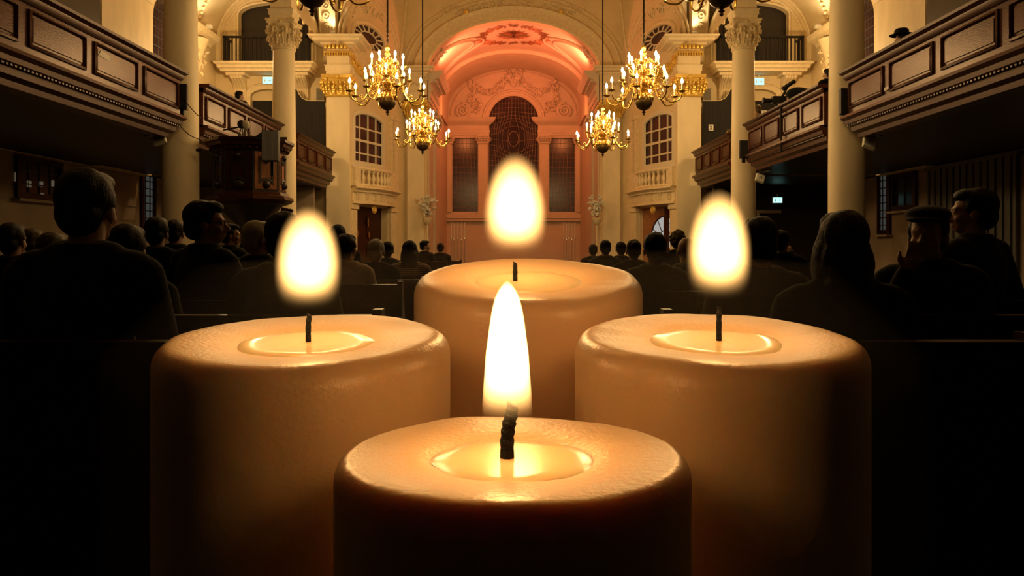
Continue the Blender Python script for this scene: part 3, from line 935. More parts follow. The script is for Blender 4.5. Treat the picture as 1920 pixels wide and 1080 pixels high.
# ------------------------------------------------------------------ diagonal walls with window, balustrade and door
A0, B0 = Vector((6.0, 28.9, 0)), Vector((4.45, 33.0, 0))
DT = (B0 - A0); DL = DT.length; DT.normalize()
DN = Vector((-DT.y, DT.x, 0))     # towards the nave
if DN.x > 0: DN = -DN
dw = frame(A0, DT, DN)
DB = tuple(DN)
WS, WE, WC = .30, 2.62, 1.46       # window along the wall
for sx in (1, -1):
    s = SIDE[sx]
    win = arch(WC, 1.16, 3.06, 4.84, .34, 18)
    door = [(.46, FL), (2.9, FL), (2.9, 1.56), (.46, 1.56)]
    oval = ell(1.5, 7.95, 1.28, .62, 40)
    m = M(); m.plate([(.0, FL), (DL + .3, FL), (DL + .3, 12), (.0, 12)], [win, door, oval], dw, -.3, 0)
    struct(m.build('wall_diagonal_' + s, 'plaster', None, sx))
    # sash window
    base = dw(WC, 3.06, 0)
    w = thing(winname(), base, kind='structure', sx=sx)
    m = M(); m.prism(arch(WC, 1.15, 3.07, 4.84, .33, 18), dw, -.08, -.06); m.build('glass', 'night_glass', w, sx)
    m = M()
    inner = arch(WC, 1.16, 3.06, 4.84, .34, 18)
    loop = inner[1:] + inner[:1]
    m.sweep([dw(a, b, 0) for a, b in loop + [loop[0]]][:-1], [(-.05, -.1), (-.05, -.02), (0, 0), (0, .05), (.08, .07), (.16, .05), (.18, -.02), (0, -.1)], DB, closed=True)
    m.build('window_frame', 'white_paint', w, sx)
    m = M()
    for k in (1, 2, 3):
        a = WC - 1.16 + 2.32 * k / 4
        top = 4.84 + .34 * math.sqrt(max(0, 1 - ((a - WC) / 1.16) ** 2))
        m.box(a - .03, a + .03, 3.06, top, -.06, -.02, dw)
    for k, b in enumerate((3.53, 4.0, 4.47)):
        hw = .045 if k == 1 else .03
        m.box(WC - 1.15, WC + 1.15, b - hw, b + hw, -.06, -.015, dw)
    m.build('muntin', 'white_paint', w, sx)
    m = M(); m.box(WC - 1.4, WC + 1.4, 2.96, 3.04, -.1, .18, dw); m.build('window_sill', 'white_paint', w, sx)
    # oval window with radiating bars
    w = thing(winname(), dw(1.58, 7.95, 0), kind='structure', sx=sx)
    m = M(); m.prism(ell(1.5, 7.95, 1.28, .62, 40), dw, -.06, -.04); m.build('glass', 'night_glass', w, sx)
    m = M()
    m.sweep([dw(a, b, 0) for a, b in oval], [(-.04, -.08), (-.04, -.02), (0, 0), (0, .03), (.07, .06), (.14, .04), (.18, .06), (.20, -.02), (0, -.08)], DB, closed=True)
    m.build('window_frame', 'ornament', w, sx)
    m = M()
    m.tube([dw(a, b, -.03) for a, b in ell(1.5, 7.95, .58, .22, 28)], .028, 6, closed=True)
    for k in range(14):
        q = 2 * PI * (k + .5) / 14
        m.tube([dw(1.5 + .58 * math.cos(q), 7.95 + .22 * math.sin(q), -.02), dw(1.5 + 1.28 * math.cos(q), 7.95 + .62 * math.sin(q), -.02)], .03, 6)
    m.build('muntin', 'white_paint', w, sx)
    # balustrade under the window
    t = thing('window_balustrade', dw(WC, 2.2, .2), 'small stone balustrade with turned balusters under the %s sash window' % s, 'balustrade', 'balustrades under the sash windows', sx=sx)
    m = M()
    bow = lambda a: .22 + .25 * max(0, 1 - ((a - WC) / 1.3) ** 2)
    rail = [(-.07, 0), (.07, 0), (.10, .05), (.08, .10), (-.08, .10), (-.10, .05)]
    xs = [WC - 1.25 + 2.5 * i / 12 for i in range(13)]
    m.sweep([dw(a, 2.84, bow(a)) for a in xs], rail, (0, 0, 1)); m.build('top_rail', 'ornament', t, sx)
    m = M(); m.sweep([dw(a, 2.24, bow(a)) for a in xs], rail, (0, 0, 1)); m.build('bottom_rail', 'ornament', t, sx)
    for k in range(8):
        a = WC - .95 + 1.9 * k / 7
        m = M(); p = dw(a, 2.32, bow(a))
        m.lathe([(.07, 0), (.07, .05), (.04, .08), (.075, .18), (.085, .24), (.06, .33), (.038, .42), (.06, .46), (.07, .52)], p, 12)
        m.build('baluster', 'ornament', t, sx)
    for a in (WC - 1.25, WC + 1.25):
        m = M(); m.box(a - .24, a + .16, 2.24, 2.94, -.02, bow(a) + .1, dw); m.build('pedestal', 'ornament', t, sx)
    m = M(); m.box(WC + 1.45, WC + 2.1, 2.24, 2.9, -.02, .14, dw); m.build('pedestal', 'ornament', t, sx)
    # bowed entablature over the door
    m = M()
    xs = [.05 + 3.3 * i / 16 for i in range(17)]
    b2 = lambda a: .12 + .28 * max(0, 1 - ((a - WC - .1) / 1.7) ** 2)
    pr = [(-.6, 0), (-.6, .62), (.22, .62), (.24, .56), (.1, .48), (.08, .42), (0, .40), (0, .10), (.05, .08), (.06, 0)]
    pr = [(-a, b) for a, b in pr]
    path = [dw(a, 1.62, b2(a)) for a in xs]
    tt = (path[1] - path[0]).normalized().cross(Vector((0, 0, 1)))
    if tt.dot(DN) > 0: pr = [(-a, b) for a, b in pr]
    m.sweep(path, pr, (0, 0, 1))
    for k in range(7):
        a = .3 + 2.9 * k / 6
        for j in (-.07, 0, .07):
            m.box(a + j - .025, a + j + .025, 1.76, 1.98, b2(a) - .02, b2(a) + .03, dw)
        m.box(a - .12, a + .12, 1.98, 2.01, b2(a) - .02, b2(a) + .05, dw)
    trim(m, 'ornament', sx)
    # pilasters of the door
    m = M()
    for a0, a1 in ((.05, .44), (2.92, 3.35)):
        m.box(a0, a1, FL, 1.5, -.02, .14, dw)
        m.box(a0 - .05, a1 + .05, 1.42, 1.62, -.02, .19, dw)
        m.box(a0 - .03, a1 + .03, FL, FL + .3, -.02, .17, dw)
        m.box(a0 + .08, a1 - .08, FL + .5, 1.3, .13, .155, dw)
    trim(m, 'ornament', sx)
    # thin pilaster strips beside the window
    m = M()
    for a0, a1 in ((2.95, 3.15), (3.3, 3.6)):
        m.box(a0, a1, 2.3, 5.2, -.02, .09, dw); m.box(a0 - .04, a1 + .04, 5.1, 5.25, -.02, .13, dw)
    m.box(3.1, 3.6, .1, 1.3, -.02, .03, dw)
    trim(m, 'ornament', sx)
    # curved cornice running from the pier over the wall, with carved scrolls
    m = M()
    q = [dw(a, 6.3 + .5 * (1 - a / 2.2) ** 2, .02) for a in [i * .2 for i in range(12)]]
    m.tube(q, [.16 - .008 * i for i in range(12)], 8)
    foliage(m, [(i * .15, 6.38 + .5 * (1 - i * .15 / 2.2) ** 2) for i in range(14)], dw, .1, 4, .08, .12)
    for k in range(5):
        spiral(m, dw, .25 + .42 * k, 6.45 + .4 * (1 - (.25 + .42 * k) / 2.2) ** 2, .15, 1.5, 1, .03, .16)
    trim(m, 'gilding', sx)
    # mouldings of the upper wall: panel arcs round the oval and stucco sprays above
    m = M()
    m.tube([dw(1.7 + 2.1 * math.cos(PI * i / 24), 7.1 + 2.3 * math.sin(PI * i / 24), .0) for i in range(25)], .06, 6)
    m.tube([dw(1.7 + 2.35 * math.cos(PI * i / 24), 7.0 + 2.7 * math.sin(PI * i / 24), .0) for i in range(25)], .045, 6)
    m.tube([dw(3.55, 6.2, .03), dw(3.75, 7.4, .03), dw(4.1, 8.8, .03), dw(4.38, 10.2, .03)], .06, 6)
    foliage(m, [(1.58 + 1.5 * math.cos(q), 8.1 + 1.0 * math.sin(q)) for q in [PI * i / 14 for i in range(2, 13)]], dw, .08, 3, .07, .03)
    for k in (-1, 1): spiral(m, dw, 1.58 + .35 * k, 8.95, .2, 1.6, k, .035, .03)
    trim(m, 'ornament', sx)
    # door
    if sx < 0:
        m = M(); m.box(.35, 3.0, FL, 1.6, -.36, -.30, dw)
        for a in (.6, 1.8):
            for b in (-.8, .35): m.box(a, a + .95, b, b + .9, -.31, -.28, dw)
        d = struct(m.build(doorname(), 'dark_wood', None, sx))
        m = M()
        for a, b, r_ in ((1.0, .95, .17), (1.9, .98, .15), (1.15, .55, .1), (1.95, .5, .1)): m.ellip(dw(a, b, -.275), (.02, r_, r_ * 1.3), None, 10, 8)
        m.build('notice_board', 'walnut_veneer', d, sx)
    else:
        m = M(); m.box(.35, 3.0, FL, 1.6, -.22, -.16, dw)
        d = struct(m.build(doorname(), 'walnut_veneer', None, sx))
        fan = [(1.25, .28)] + [(1.25 + 1.0 * math.sin(q) if q > 0 else 1.25, .28 + .92 * math.cos(q)) for q in [PI / 2 * i / 14 for i in range(15)]]
        m = M(); m.prism(fan, dw, -.158, -.145); m.build('fanlight_glass', 'lit_window', d, sx)
        m = M()
        m.sweep([dw(a, b, 0) for a, b in fan], [(-.03, -.15), (-.03, -.11), (.03, -.11), (.03, -.15)], DB, closed=True)
        m.tube([dw(1.25 + .38 * math.sin(q), .28 + .38 * math.cos(q), -.13) for q in [PI / 2 * i / 8 for i in range(9)]], .02, 6)
        for q in (PI / 6, PI / 3): m.tube([dw(1.25 + .38 * math.sin(q), .28 + .38 * math.cos(q), -.13), dw(1.25 + 1.0 * math.sin(q), .28 + .92 * math.cos(q), -.13)], .018, 6)
        m.build('fanlight_bars', 'dark_wood', d, sx)
        m = M(); m.box(.55, .95, -.9, 1.1, -.158, -.145, dw); m.build('side_glass', 'lit_window', d, sx)
        m = M()
        m.box(.5, 1.0, -.1, .0, -.15, -.10, dw); m.box(.5, 1.0, .5, .58, -.15, -.10, dw); m.box(.70, .76, -.9, 1.1, -.15, -.10, dw)
        foliage(m, [(.8, .8), (.75, .6), (.85, .3), (.8, -.3)], lambda a, b, c: dw(a, b, c - .13), .09, 4, .08, .01)
        m.build('side_bars', 'dark_wood', d, sx)
        m = M(); m.box(.97, 1.2, FL, 1.5, -.16, -.09, dw); m.build('door_leaf', 'dark_wood', d, sx)
    # gilded round emblem over the door
    e = dw(1.5, 1.46, .2)
    t = thing('door_emblem', dw(1.5, 1.3, .2), 'small round gilded emblem above the %s door under the sash window' % s, 'emblem', 'gilded door emblems', sx=sx)
    ef = lambda x, y, z: e + DT * x + Vector((0, 0, y)) + DN * z
    m = M(); m.lathe([(.02, 0), (.15, .0), (.17, .02), (.15, .05), (.03, .05)], (0, 0, 0), 20, lambda x, y, z: ef(x, y, z)); m.build('disc', 'gilding', t, sx)
    m = M(); m.tube([ef(.10 * math.cos(2 * PI * i / 16), .10 * math.sin(2 * PI * i / 16), .06) for i in range(16)], .02, 6, closed=True)
    m.tube([ef(0, .07, .06), ef(0, -.07, .06)], .018, 6); m.tube([ef(-.06, .02, .06), ef(.06, .02, .06)], .018, 6)
    m.build('ring', 'gilding', t, sx)

# ------------------------------------------------------------------ east wall with the chancel arch
EY = 33.0
ef = east(EY)
HW, ZS, RISE = 3.56, 7.2, 2.2
m = M()
hole = arch(0, HW, FL, ZS, RISE, 40)
pl = [(-4.9, FL), (-HW, FL)] + arc(0, HW, ZS, RISE, 40)[::-1] + [(HW, FL), (4.9, FL), (4.9, 12.2), (-4.9, 12.2)]
m.prism(pl, ef, -.3, 0)
struct(m.build('wall_east', 'plaster'))
m = M()
path = [(HW, 6.9)] + arc(0, HW, ZS, RISE, 40) + [(-HW, 6.9)]
m.sweep([ef(a, b, 0) for a, b in path], [(0, -.02), (-.02, .04), (.06, .08), (.12, .05), (.42, .05), (.48, .10), (.56, .11), (.62, .03), (.62, -.02)], (0, -1, 0))
trim(m)
m = M()
for rx, rz, w in ((4.45, 3.1, .05), (4.62, 3.3, .035)):
    m.tube([ef(rx * math.cos(PI * i / 40), 7.2 + rz * math.sin(PI * i / 40), .02) for i in range(41)], w, 6)
foliage(m, [(q, 10.05 - .045 * q * q) for q in [-2.8 + .2 * i for i in range(29)]], ef, .09, 4, .09, .03)
for q in (-2.4, -1.5, -.6, .6, 1.5, 2.4): spiral(m, ef, q, 10.0 - .045 * q * q, .22, 1.6, 1 if q > 0 else -1, .035, .04)
trim(m)
for q in (-1.95, 1.95):     # two small round bosses over the arch
    m = M(); m.ellip(ef(q, 9.72, .12), (.09, .09, .09), None, 14, 10)
    m.lathe([(.10, -.1), (.12, -.06), (.05, .0)], (q, EY - .06, 9.72), 14)
    tag(m.build('ceiling_boss', 'gilding'), 'small round boss above the chancel arch on its %s side' % ('left' if q < 0 else 'right'), 'boss', 'bosses over the chancel arch')

for sx in (1, -1):
    s = SIDE[sx]
    x0, x1 = 3.66, 4.36
    t = thing('chancel_pilaster', (4.0, EY - .1, FL), 'cream pilaster with gilded capital on the %s of the pink-lit chancel arch' % s, 'pilaster', 'chancel arch pilasters', 'thing', sx=sx)
    m = M(); m.box(x0, x1, EY - .2, EY - .002, FL, 5.4); m.box(x0 - .05, x1 + .05, EY - .26, EY - .002, FL, FL + .4); m.build('shaft', 'stone_column', t, sx)
    m = M(); capital(m, 4.01, EY - .12, .36, 5.36, .68, True, .1); m.build('capital', 'gilding', t, sx)
    m = M()
    m.box(x0, x1, EY - .2, EY - .002, 6.04, 7.2)
    rect_mould(m, x0 - .02, x1 + .02, EY - .22, EY + .1, 6.04, [(0, 0), (.02, 0), (.02, .14), (.05, .15), (.05, .30), (.09, .36), (0, .37)])
    rect_mould(m, x0, x1, EY - .2, EY + .12, 7.04, cornice(.36, .42))
    m.build('entablature_block', 'stone_column', t, sx)
    m = M()
    foliage(m, [(x0 + .1 + .08 * k, 6.72) for k in range(8)], east(EY - .2), .07, 3, .03, .02)
    m.build('frieze_carving', 'ornament', t, sx)
    # chancel side wall
    m = M(); m.box(3.5, 3.8, EY + .28, 42.3, FL, 7.6)
    struct(m.build('wall_chancel_' + s, 'chancel_plaster', None, sx))
    # its entablature, running into the depth
    m = M()
    pr = [(-.02, 0), (.04, 0), (.04, .18), (.08, .20), (.08, .42), (.14, .48), (.06, .50), (.06, .78), (.16, .84), (.18, .92), (.42, 1.0), (.46, 1.1), (.55, 1.2), (.58, 1.3), (-.02, 1.3)]
    pr = [(-a, b) for a, b in pr]
    m.sweep([(3.5, EY + .0, 6.02), (3.5, 36.2, 6.02), (3.9, 36.2, 6.02)], pr, (0, 0, 1))
    for k in range(16):
        y = EY + .15 + 3.0 * k / 16
        m.box(3.2, 3.42, y, y + .11, 6.88, 6.98)
    for k in range(20):
        y = EY + .1 + 3.1 * k / 20
        m.box(3.36, 3.46, y - .03, y + .03, 6.52, 6.72)
    trim(m, 'chancel_plaster', sx)
    m = M(); capital(m, 3.72, 35.2, .35, 5.1, .85, True, .45)
    m.box(3.4, 3.6, 34.8, 35.6, FL, 5.15)
    trim(m, 'chancel_plaster', sx)
    # lunette panel over it on the vault
    m = M()
    vf = lambda q, y, d: Vector((HW * math.cos(q) - d * math.cos(q) * .9, y, ZS + RISE * math.sin(q) - d * math.sin(q)))
    loop = []
    for i in range(31):
        k = i / 30
        y = 33.5 + 3.9 * k
        loop.append(vf(R(12) + R(56) * (1 - abs(2 * k - 1) ** 2.2), y, .03))
    m.tube(loop, .055, 6)
    loop = []
    for i in range(31):
        k = i / 30
        y = 33.75 + 3.4 * k
        loop.append(vf(R(12) + R(48) * (1 - abs(2 * k - 1) ** 2.2), y, .03))
    m.tube(loop, .035, 6)
    for _ in range(60):
        p = vf(R(random.uniform(8, 34)), random.uniform(33.5, 34.3), .05)
        m.ellip(p, (.09, .05, .04), rrot(), 7, 5)
    trim(m, 'chancel_plaster', sx)

# chancel vault
m = M()
N = 40
vs, fs = [], []
for y in (EY + .28, 42.3):
    for i in range(N + 1):
        vs.append((HW * math.cos(PI * i / N), y, ZS + RISE * math.sin(PI * i / N)))
for i in range(N): fs.append((i, i + 1, N + 2 + i, N + 1 + i))
m.add(vs, fs)
struct(m.build('ceiling_chancel', 'chancel_plaster'))
# broad rib before the back wall
m = M()
pth = [Vector((3.5, 37.9, ZS - .9))] + [Vector((3.5 * math.cos(PI * i / 40), 37.9, ZS + 2.16 * math.sin(PI * i / 40))) for i in range(41)] + [Vector((-3.5, 37.9, ZS - .9))]
m.sweep(pth, [(-.12, 0), (.06, 0), (.06, -3.4), (-.12, -3.4)], (0, -1, 0))
trim(m, 'chancel_plaster')
# gilded sunburst on the vault
m = M()
def vp(r, a, d):
    px, y = r * math.cos(a), 35.2 + r * math.sin(a)
    q = math.acos(max(-1, min(1, px / HW)))
    return Vector((HW * math.cos(q), y, ZS + RISE * math.sin(q) - d))
def ray(r0, r1, a, w0, w1):
    P = [vp(r0, a - w0, .0), vp(r0, a, .05), vp(r0, a + w0, .0), vp((r0 + r1) / 2, a - w1, .01), vp((r0 + r1) / 2, a, .07), vp((r0 + r1) / 2, a + w1, .01), vp(r1, a - .004, .01), vp(r1, a, .03), vp(r1, a + .004, .01)]
    m.add(P, [(0, 1, 4, 3), (1, 2, 5, 4), (3, 4, 7, 6), (4, 5, 8, 7), (0, 3, 5, 2), (3, 6, 8, 5), (0, 2, 1), (6, 7, 8)])
for k in range(36):
    a = 2 * PI * k / 36
    ray(.08, .62 + .16 * (k % 2), a, .05, .055)
for k in range(64):
    a = 2 * PI * k / 64
    if k % 16 in (2, 14): continue
    ray(1.18 + .06 * (k % 3), 1.55 + .2 * ((k * 7) % 3) / 2, a, .030, .034)
struct(tag(m.build('trim_sunburst', 'sunburst_gilt')))

# back wall with the three-light window
BY = 42.0
bf = east(BY)
cw = arch(0, 1.31, 1.8, 6.64, 1.33, 26)
sl = [(-3.22, 1.9), (-1.88, 1.9), (-1.88, 5.78), (-3.22, 5.78)]
sr = [(1.88, 1.9), (3.22, 1.9), (3.22, 5.78), (1.88, 5.78)]
m = M(); m.plate([(-3.8, FL), (3.8, FL), (3.8, 10), (-3.8, 10)], [cw, sl, sr], bf, -.3, 0)
struct(m.build('wall_chancel_back', 'chancel_plaster'))
# lunette arch moulding
m = M()
m.tube([bf(3.3 * math.cos(PI * i / 36), 6.95 + 2.3 * math.sin(PI * i / 36), 0) for i in range(37)], .07, 6)
path = [(1.31, 6.64)] + arc(0, 1.31, 6.64, 1.33, 26) + [(-1.31, 6.64)]
m.sweep([bf(a, b, 0) for a, b in path], [(0, -.1), (0, .05), (.05, .08), (.10, .05), (.20, .06), (.24, .12), (.32, .12), (.36, .02), (.36, -.02)], (0, -1, 0))
trim(m, 'chancel_plaster')
# entablatures left and right of the arch, columns, sill
for sx in (1, -1):
    m = M()
    P = [(0, 0), (.05, 0), (.05, .12), (.08, .14), (.08, .28), (.05, .3), (.05, .52), (.14, .60), (.18, .64), (.3, .72), (.34, .8), (.40, .92), (0, .92)]
    m.sweep([(1.33, BY + .1, 5.9), (1.33, BY, 5.9), (3.5, BY, 5.9)], P, (0, 0, 1))
    trim(m, 'chancel_plaster', sx)
    t = thing('window_column', (1.6, BY - .1, 1.8), 'tall flat column between the arched window and the %s side window of the chancel' % SIDE[sx], 'column', 'chancel window columns', 'thing', sx=sx)
    m = M(); m.box(1.36, 1.84, BY - .16, BY - .002, 1.9, 5.5); m.build('shaft', 'chancel_plaster', t, sx)
    m = M(); capital(m, 1.6, BY - .1, .24, 5.45, .45, True, .08); m.build('capital', 'chancel_plaster', t, sx)
    m = M(); m.box(1.3, 1.9, BY - .22, BY - .002, 1.75, 1.92); m.build('base', 'chancel_plaster', t, sx)
    m = M(); m.box(3.26, 3.48, BY - .12, BY - .002, 1.9, 5.5); capital(m, 3.36, BY - .07, .14, 5.45, .45, True, .06)
    m.box(1.2, 3.5, BY - .26, BY - .002, 1.55, 1.76); m.box(1.25, 3.5, BY - .2, BY - .002, 1.4, 1.55)
    trim(m, 'chancel_plaster', sx)
# windows
def lead_lines(m, x0, x1, z0, z1, nx, nz, warp, top, f):
    for k in range(nx + 1):
        x = x0 + (x1 - x0) * k / nx
        pts = []
        zt = top(x)
        for i in range(41):
            z = z0 + (zt - z0) * i / 40
            pts.append(f(*warp(x, z), .0))
        m.tube(pts, .009, 5)
    for k in range(nz + 1):
        z = z0 + (z1 - z0) * k / nz
        pts = []
        for i in range(31):
            x = x0 + (x1 - x0) * i / 30
            if z > top(x) - .01: continue
            pts.append(f(*warp(x, z), .0))
        if len(pts) > 2: m.tube(pts, .009, 5)
gf = lambda a, b, c: Vector((a, BY + .17 - c, b))
w = thing(winname(), (0, BY + .2, 1.8), kind='structure')
m = M(); m.prism(arch(0, 1.32, 1.79, 6.64, 1.34, 26), east(BY + .2), -.03, 0); m.build('glass', 'night_glass', w)
OC = (0.0, 5.75)
def warp(x, z):
    dx, dz = x - OC[0], (z - OC[1]) / 1.35
    r = math.sqrt(dx * dx + dz * dz) + 1e-5
    k = 1 + .42 / r * math.exp(-r * r / .55) * (1 - math.exp(-r / .10))
    return OC[0] + dx * k * (1 if abs(x) < 1.25 else 1 / k), OC[1] + dz * k * 1.35
m = M(); lead_lines(m, -1.28, 1.28, 1.9, 7.9, 15, 22, warp, lambda x: 6.64 + 1.3 * math.sqrt(max(0, 1 - (x / 1.31) ** 2)), gf)
m.tube([gf(.26 * math.cos(2 * PI * i / 24), 5.75 + .40 * math.sin(2 * PI * i / 24), 0) for i in range(24)], .018, 5, closed=True)
m.build('leading', 'lead', w)
m = M(); m.prism(ell(0, 5.75, .25, .39, 24), gf, -.006, .006); m.build('oval_pane', 'night_glass', w)
for x0 in (-3.22, 1.88):
    w = thing(winname(), (x0 + .67, BY + .2, 1.9), kind='structure')
    m = M(); m.prism([(x0 - .02, 1.88), (x0 + 1.36, 1.88), (x0 + 1.36, 5.8), (x0 - .02, 5.8)], east(BY + .2), -.03, 0); m.build('glass', 'night_glass', w)
    def wp(x, z, x0=x0):
        return x + .05 * math.sin((z - 2) * 1.1) * (1 if x0 < 0 else -1) * math.sin(PI * (x - x0) / 1.34), z
    m = M(); lead_lines(m, x0, x0 + 1.34, 1.9, 5.78, 7, 15, wp, lambda x: 5.78, gf); m.build('leading', 'lead', w)
# stucco garlands of the lunette
m = M()
for sg in (1, -1):
    foliage(m, [(sg * (.45 + 1.7 * i / 20), 8.78 - .55 * math.sin(PI * i / 20) - .12 * (i / 20)) for i in range(21)], bf, .145, 5, .06, .10)
    foliage(m, [(sg * (2.2 + .12 * math.sin(i)), 8.6 - 1.15 * i / 12) for i in range(13)], bf, .125, 4, .05, .09)
    foliage(m, [(sg * (1.75 + .6 * i / 8), 7.35 + .15 * math.sin(i)) for i in range(9)], bf, .15, 4, .12, .09)
    spiral(m, bf, sg * 2.68, 7.2, .42, 2.4, sg, .085, .09)
    spiral(m, bf, sg * 1.95, 7.35, .22, 1.6, -sg, .05, .06)
    spiral(m, bf, sg * .62, 8.58, .16, 1.6, sg, .04, .08)
    m.lathe([(.01, .0), (.12, .02), (.16, .05), (.1, .08), (.05, .1), (.01, .1)], (0, 0, 0), 14, lambda x, y, z, sg=sg: bf(sg * .78 + x, 8.55 + y, z))
foliage(m, [(.05 * k, 8.7 + .02 * k * k) for k in range(-6, 7)], bf, .17, 4, .10, .13)
m.ellip(bf(0, 8.72, .08), (.2, .1, .28), None, 14, 10)
for sg in (1, -1):
    leafp = [bf(sg * (.1 + .35 * i / 6), 8.8 + .42 * i / 6 - .02 * i, .1) for i in range(7)]
    m.tube(leafp, [.05, .1, .13, .13, .1, .07, .02], 7)
trim(m, 'chancel_plaster')

# small things standing in the chancel: five thin candles left and right, statues in front of the side walls
for sx in (1, -1):
    for k in range(5):
        u = (846, 851, 858, 865, 871)[k] if sx < 0 else (1057, 1062, 1067, 1072, 1078)[k]
        c = W(u, 417 + (k % 2) * 2, 38.6)
        t = thing('altar_candle', (c.x, c.y, c.z - .75), ('one of five thin tall candles before the left side window of the chancel' if sx < 0 else 'one of five thin tall candles before the right side window of the chancel'), 'candle', 'thin candles left in the chancel' if sx < 0 else 'thin candles right in the chancel')
        m = M(); m.lathe([(.03, -.75), (.03, -.02), (.01, 0)], c, 10); m.build('wax', 'candle_white', t)
        m = M(); m.lathe([(.055, -.8), (.05, -.74), (.02, -.73)], c, 10); m.lathe([(.12, FL - c.z), (.10, FL - c.z + .05), (.02, FL - c.z + .1), (.02, -.8), (.055, -.8)], c, 10); m.build('stick', 'silver', t)
for sx, u in ((-1, 801), (1, 1119)):
    c = W(u, 418, 32.3)
    t = thing('flower_stand', (c.x, c.y, FL), 'pale flower arrangement on a slim stand by the %s side of the chancel arch' % SIDE[sx], 'flowers', 'flower stands at the chancel arch')
    m = M(); m.lathe([(.22, FL), (.2, FL + .06), (.04, FL + .12), (.04, c.z - .1), (.16, c.z), (.2, c.z + .18), (.17, c.z + .2)], (c.x, c.y, 0), 16); m.build('stand', 'ornament', t)
    for k in range(26):
        m = M()
        p = c + Vector((random.gauss(0, .16), random.gauss(0, .12), .35 + random.uniform(0, .75)))
        for j in range(6):
            m.ellip(p + Vector((random.gauss(0, .04), random.gauss(0, .04), random.gauss(0, .04))), (.07, .035, .03), rrot(), 6, 5)
        m.build('blossom', 'paper', t)
    m = M()
    for k in range(18):
        a = random.uniform(0, 6.28); q = random.uniform(.1, .3)
        m.tube([c + Vector((0, 0, .15)), c + Vector((q * .5 * math.cos(a), q * .4 * math.sin(a), .5)), c + Vector((q * math.cos(a), q * .8 * math.sin(a), random.uniform(.5, 1.2)))], [.012, .012, .004], 5)
    m.build('stems', 'cream_cloth', t)
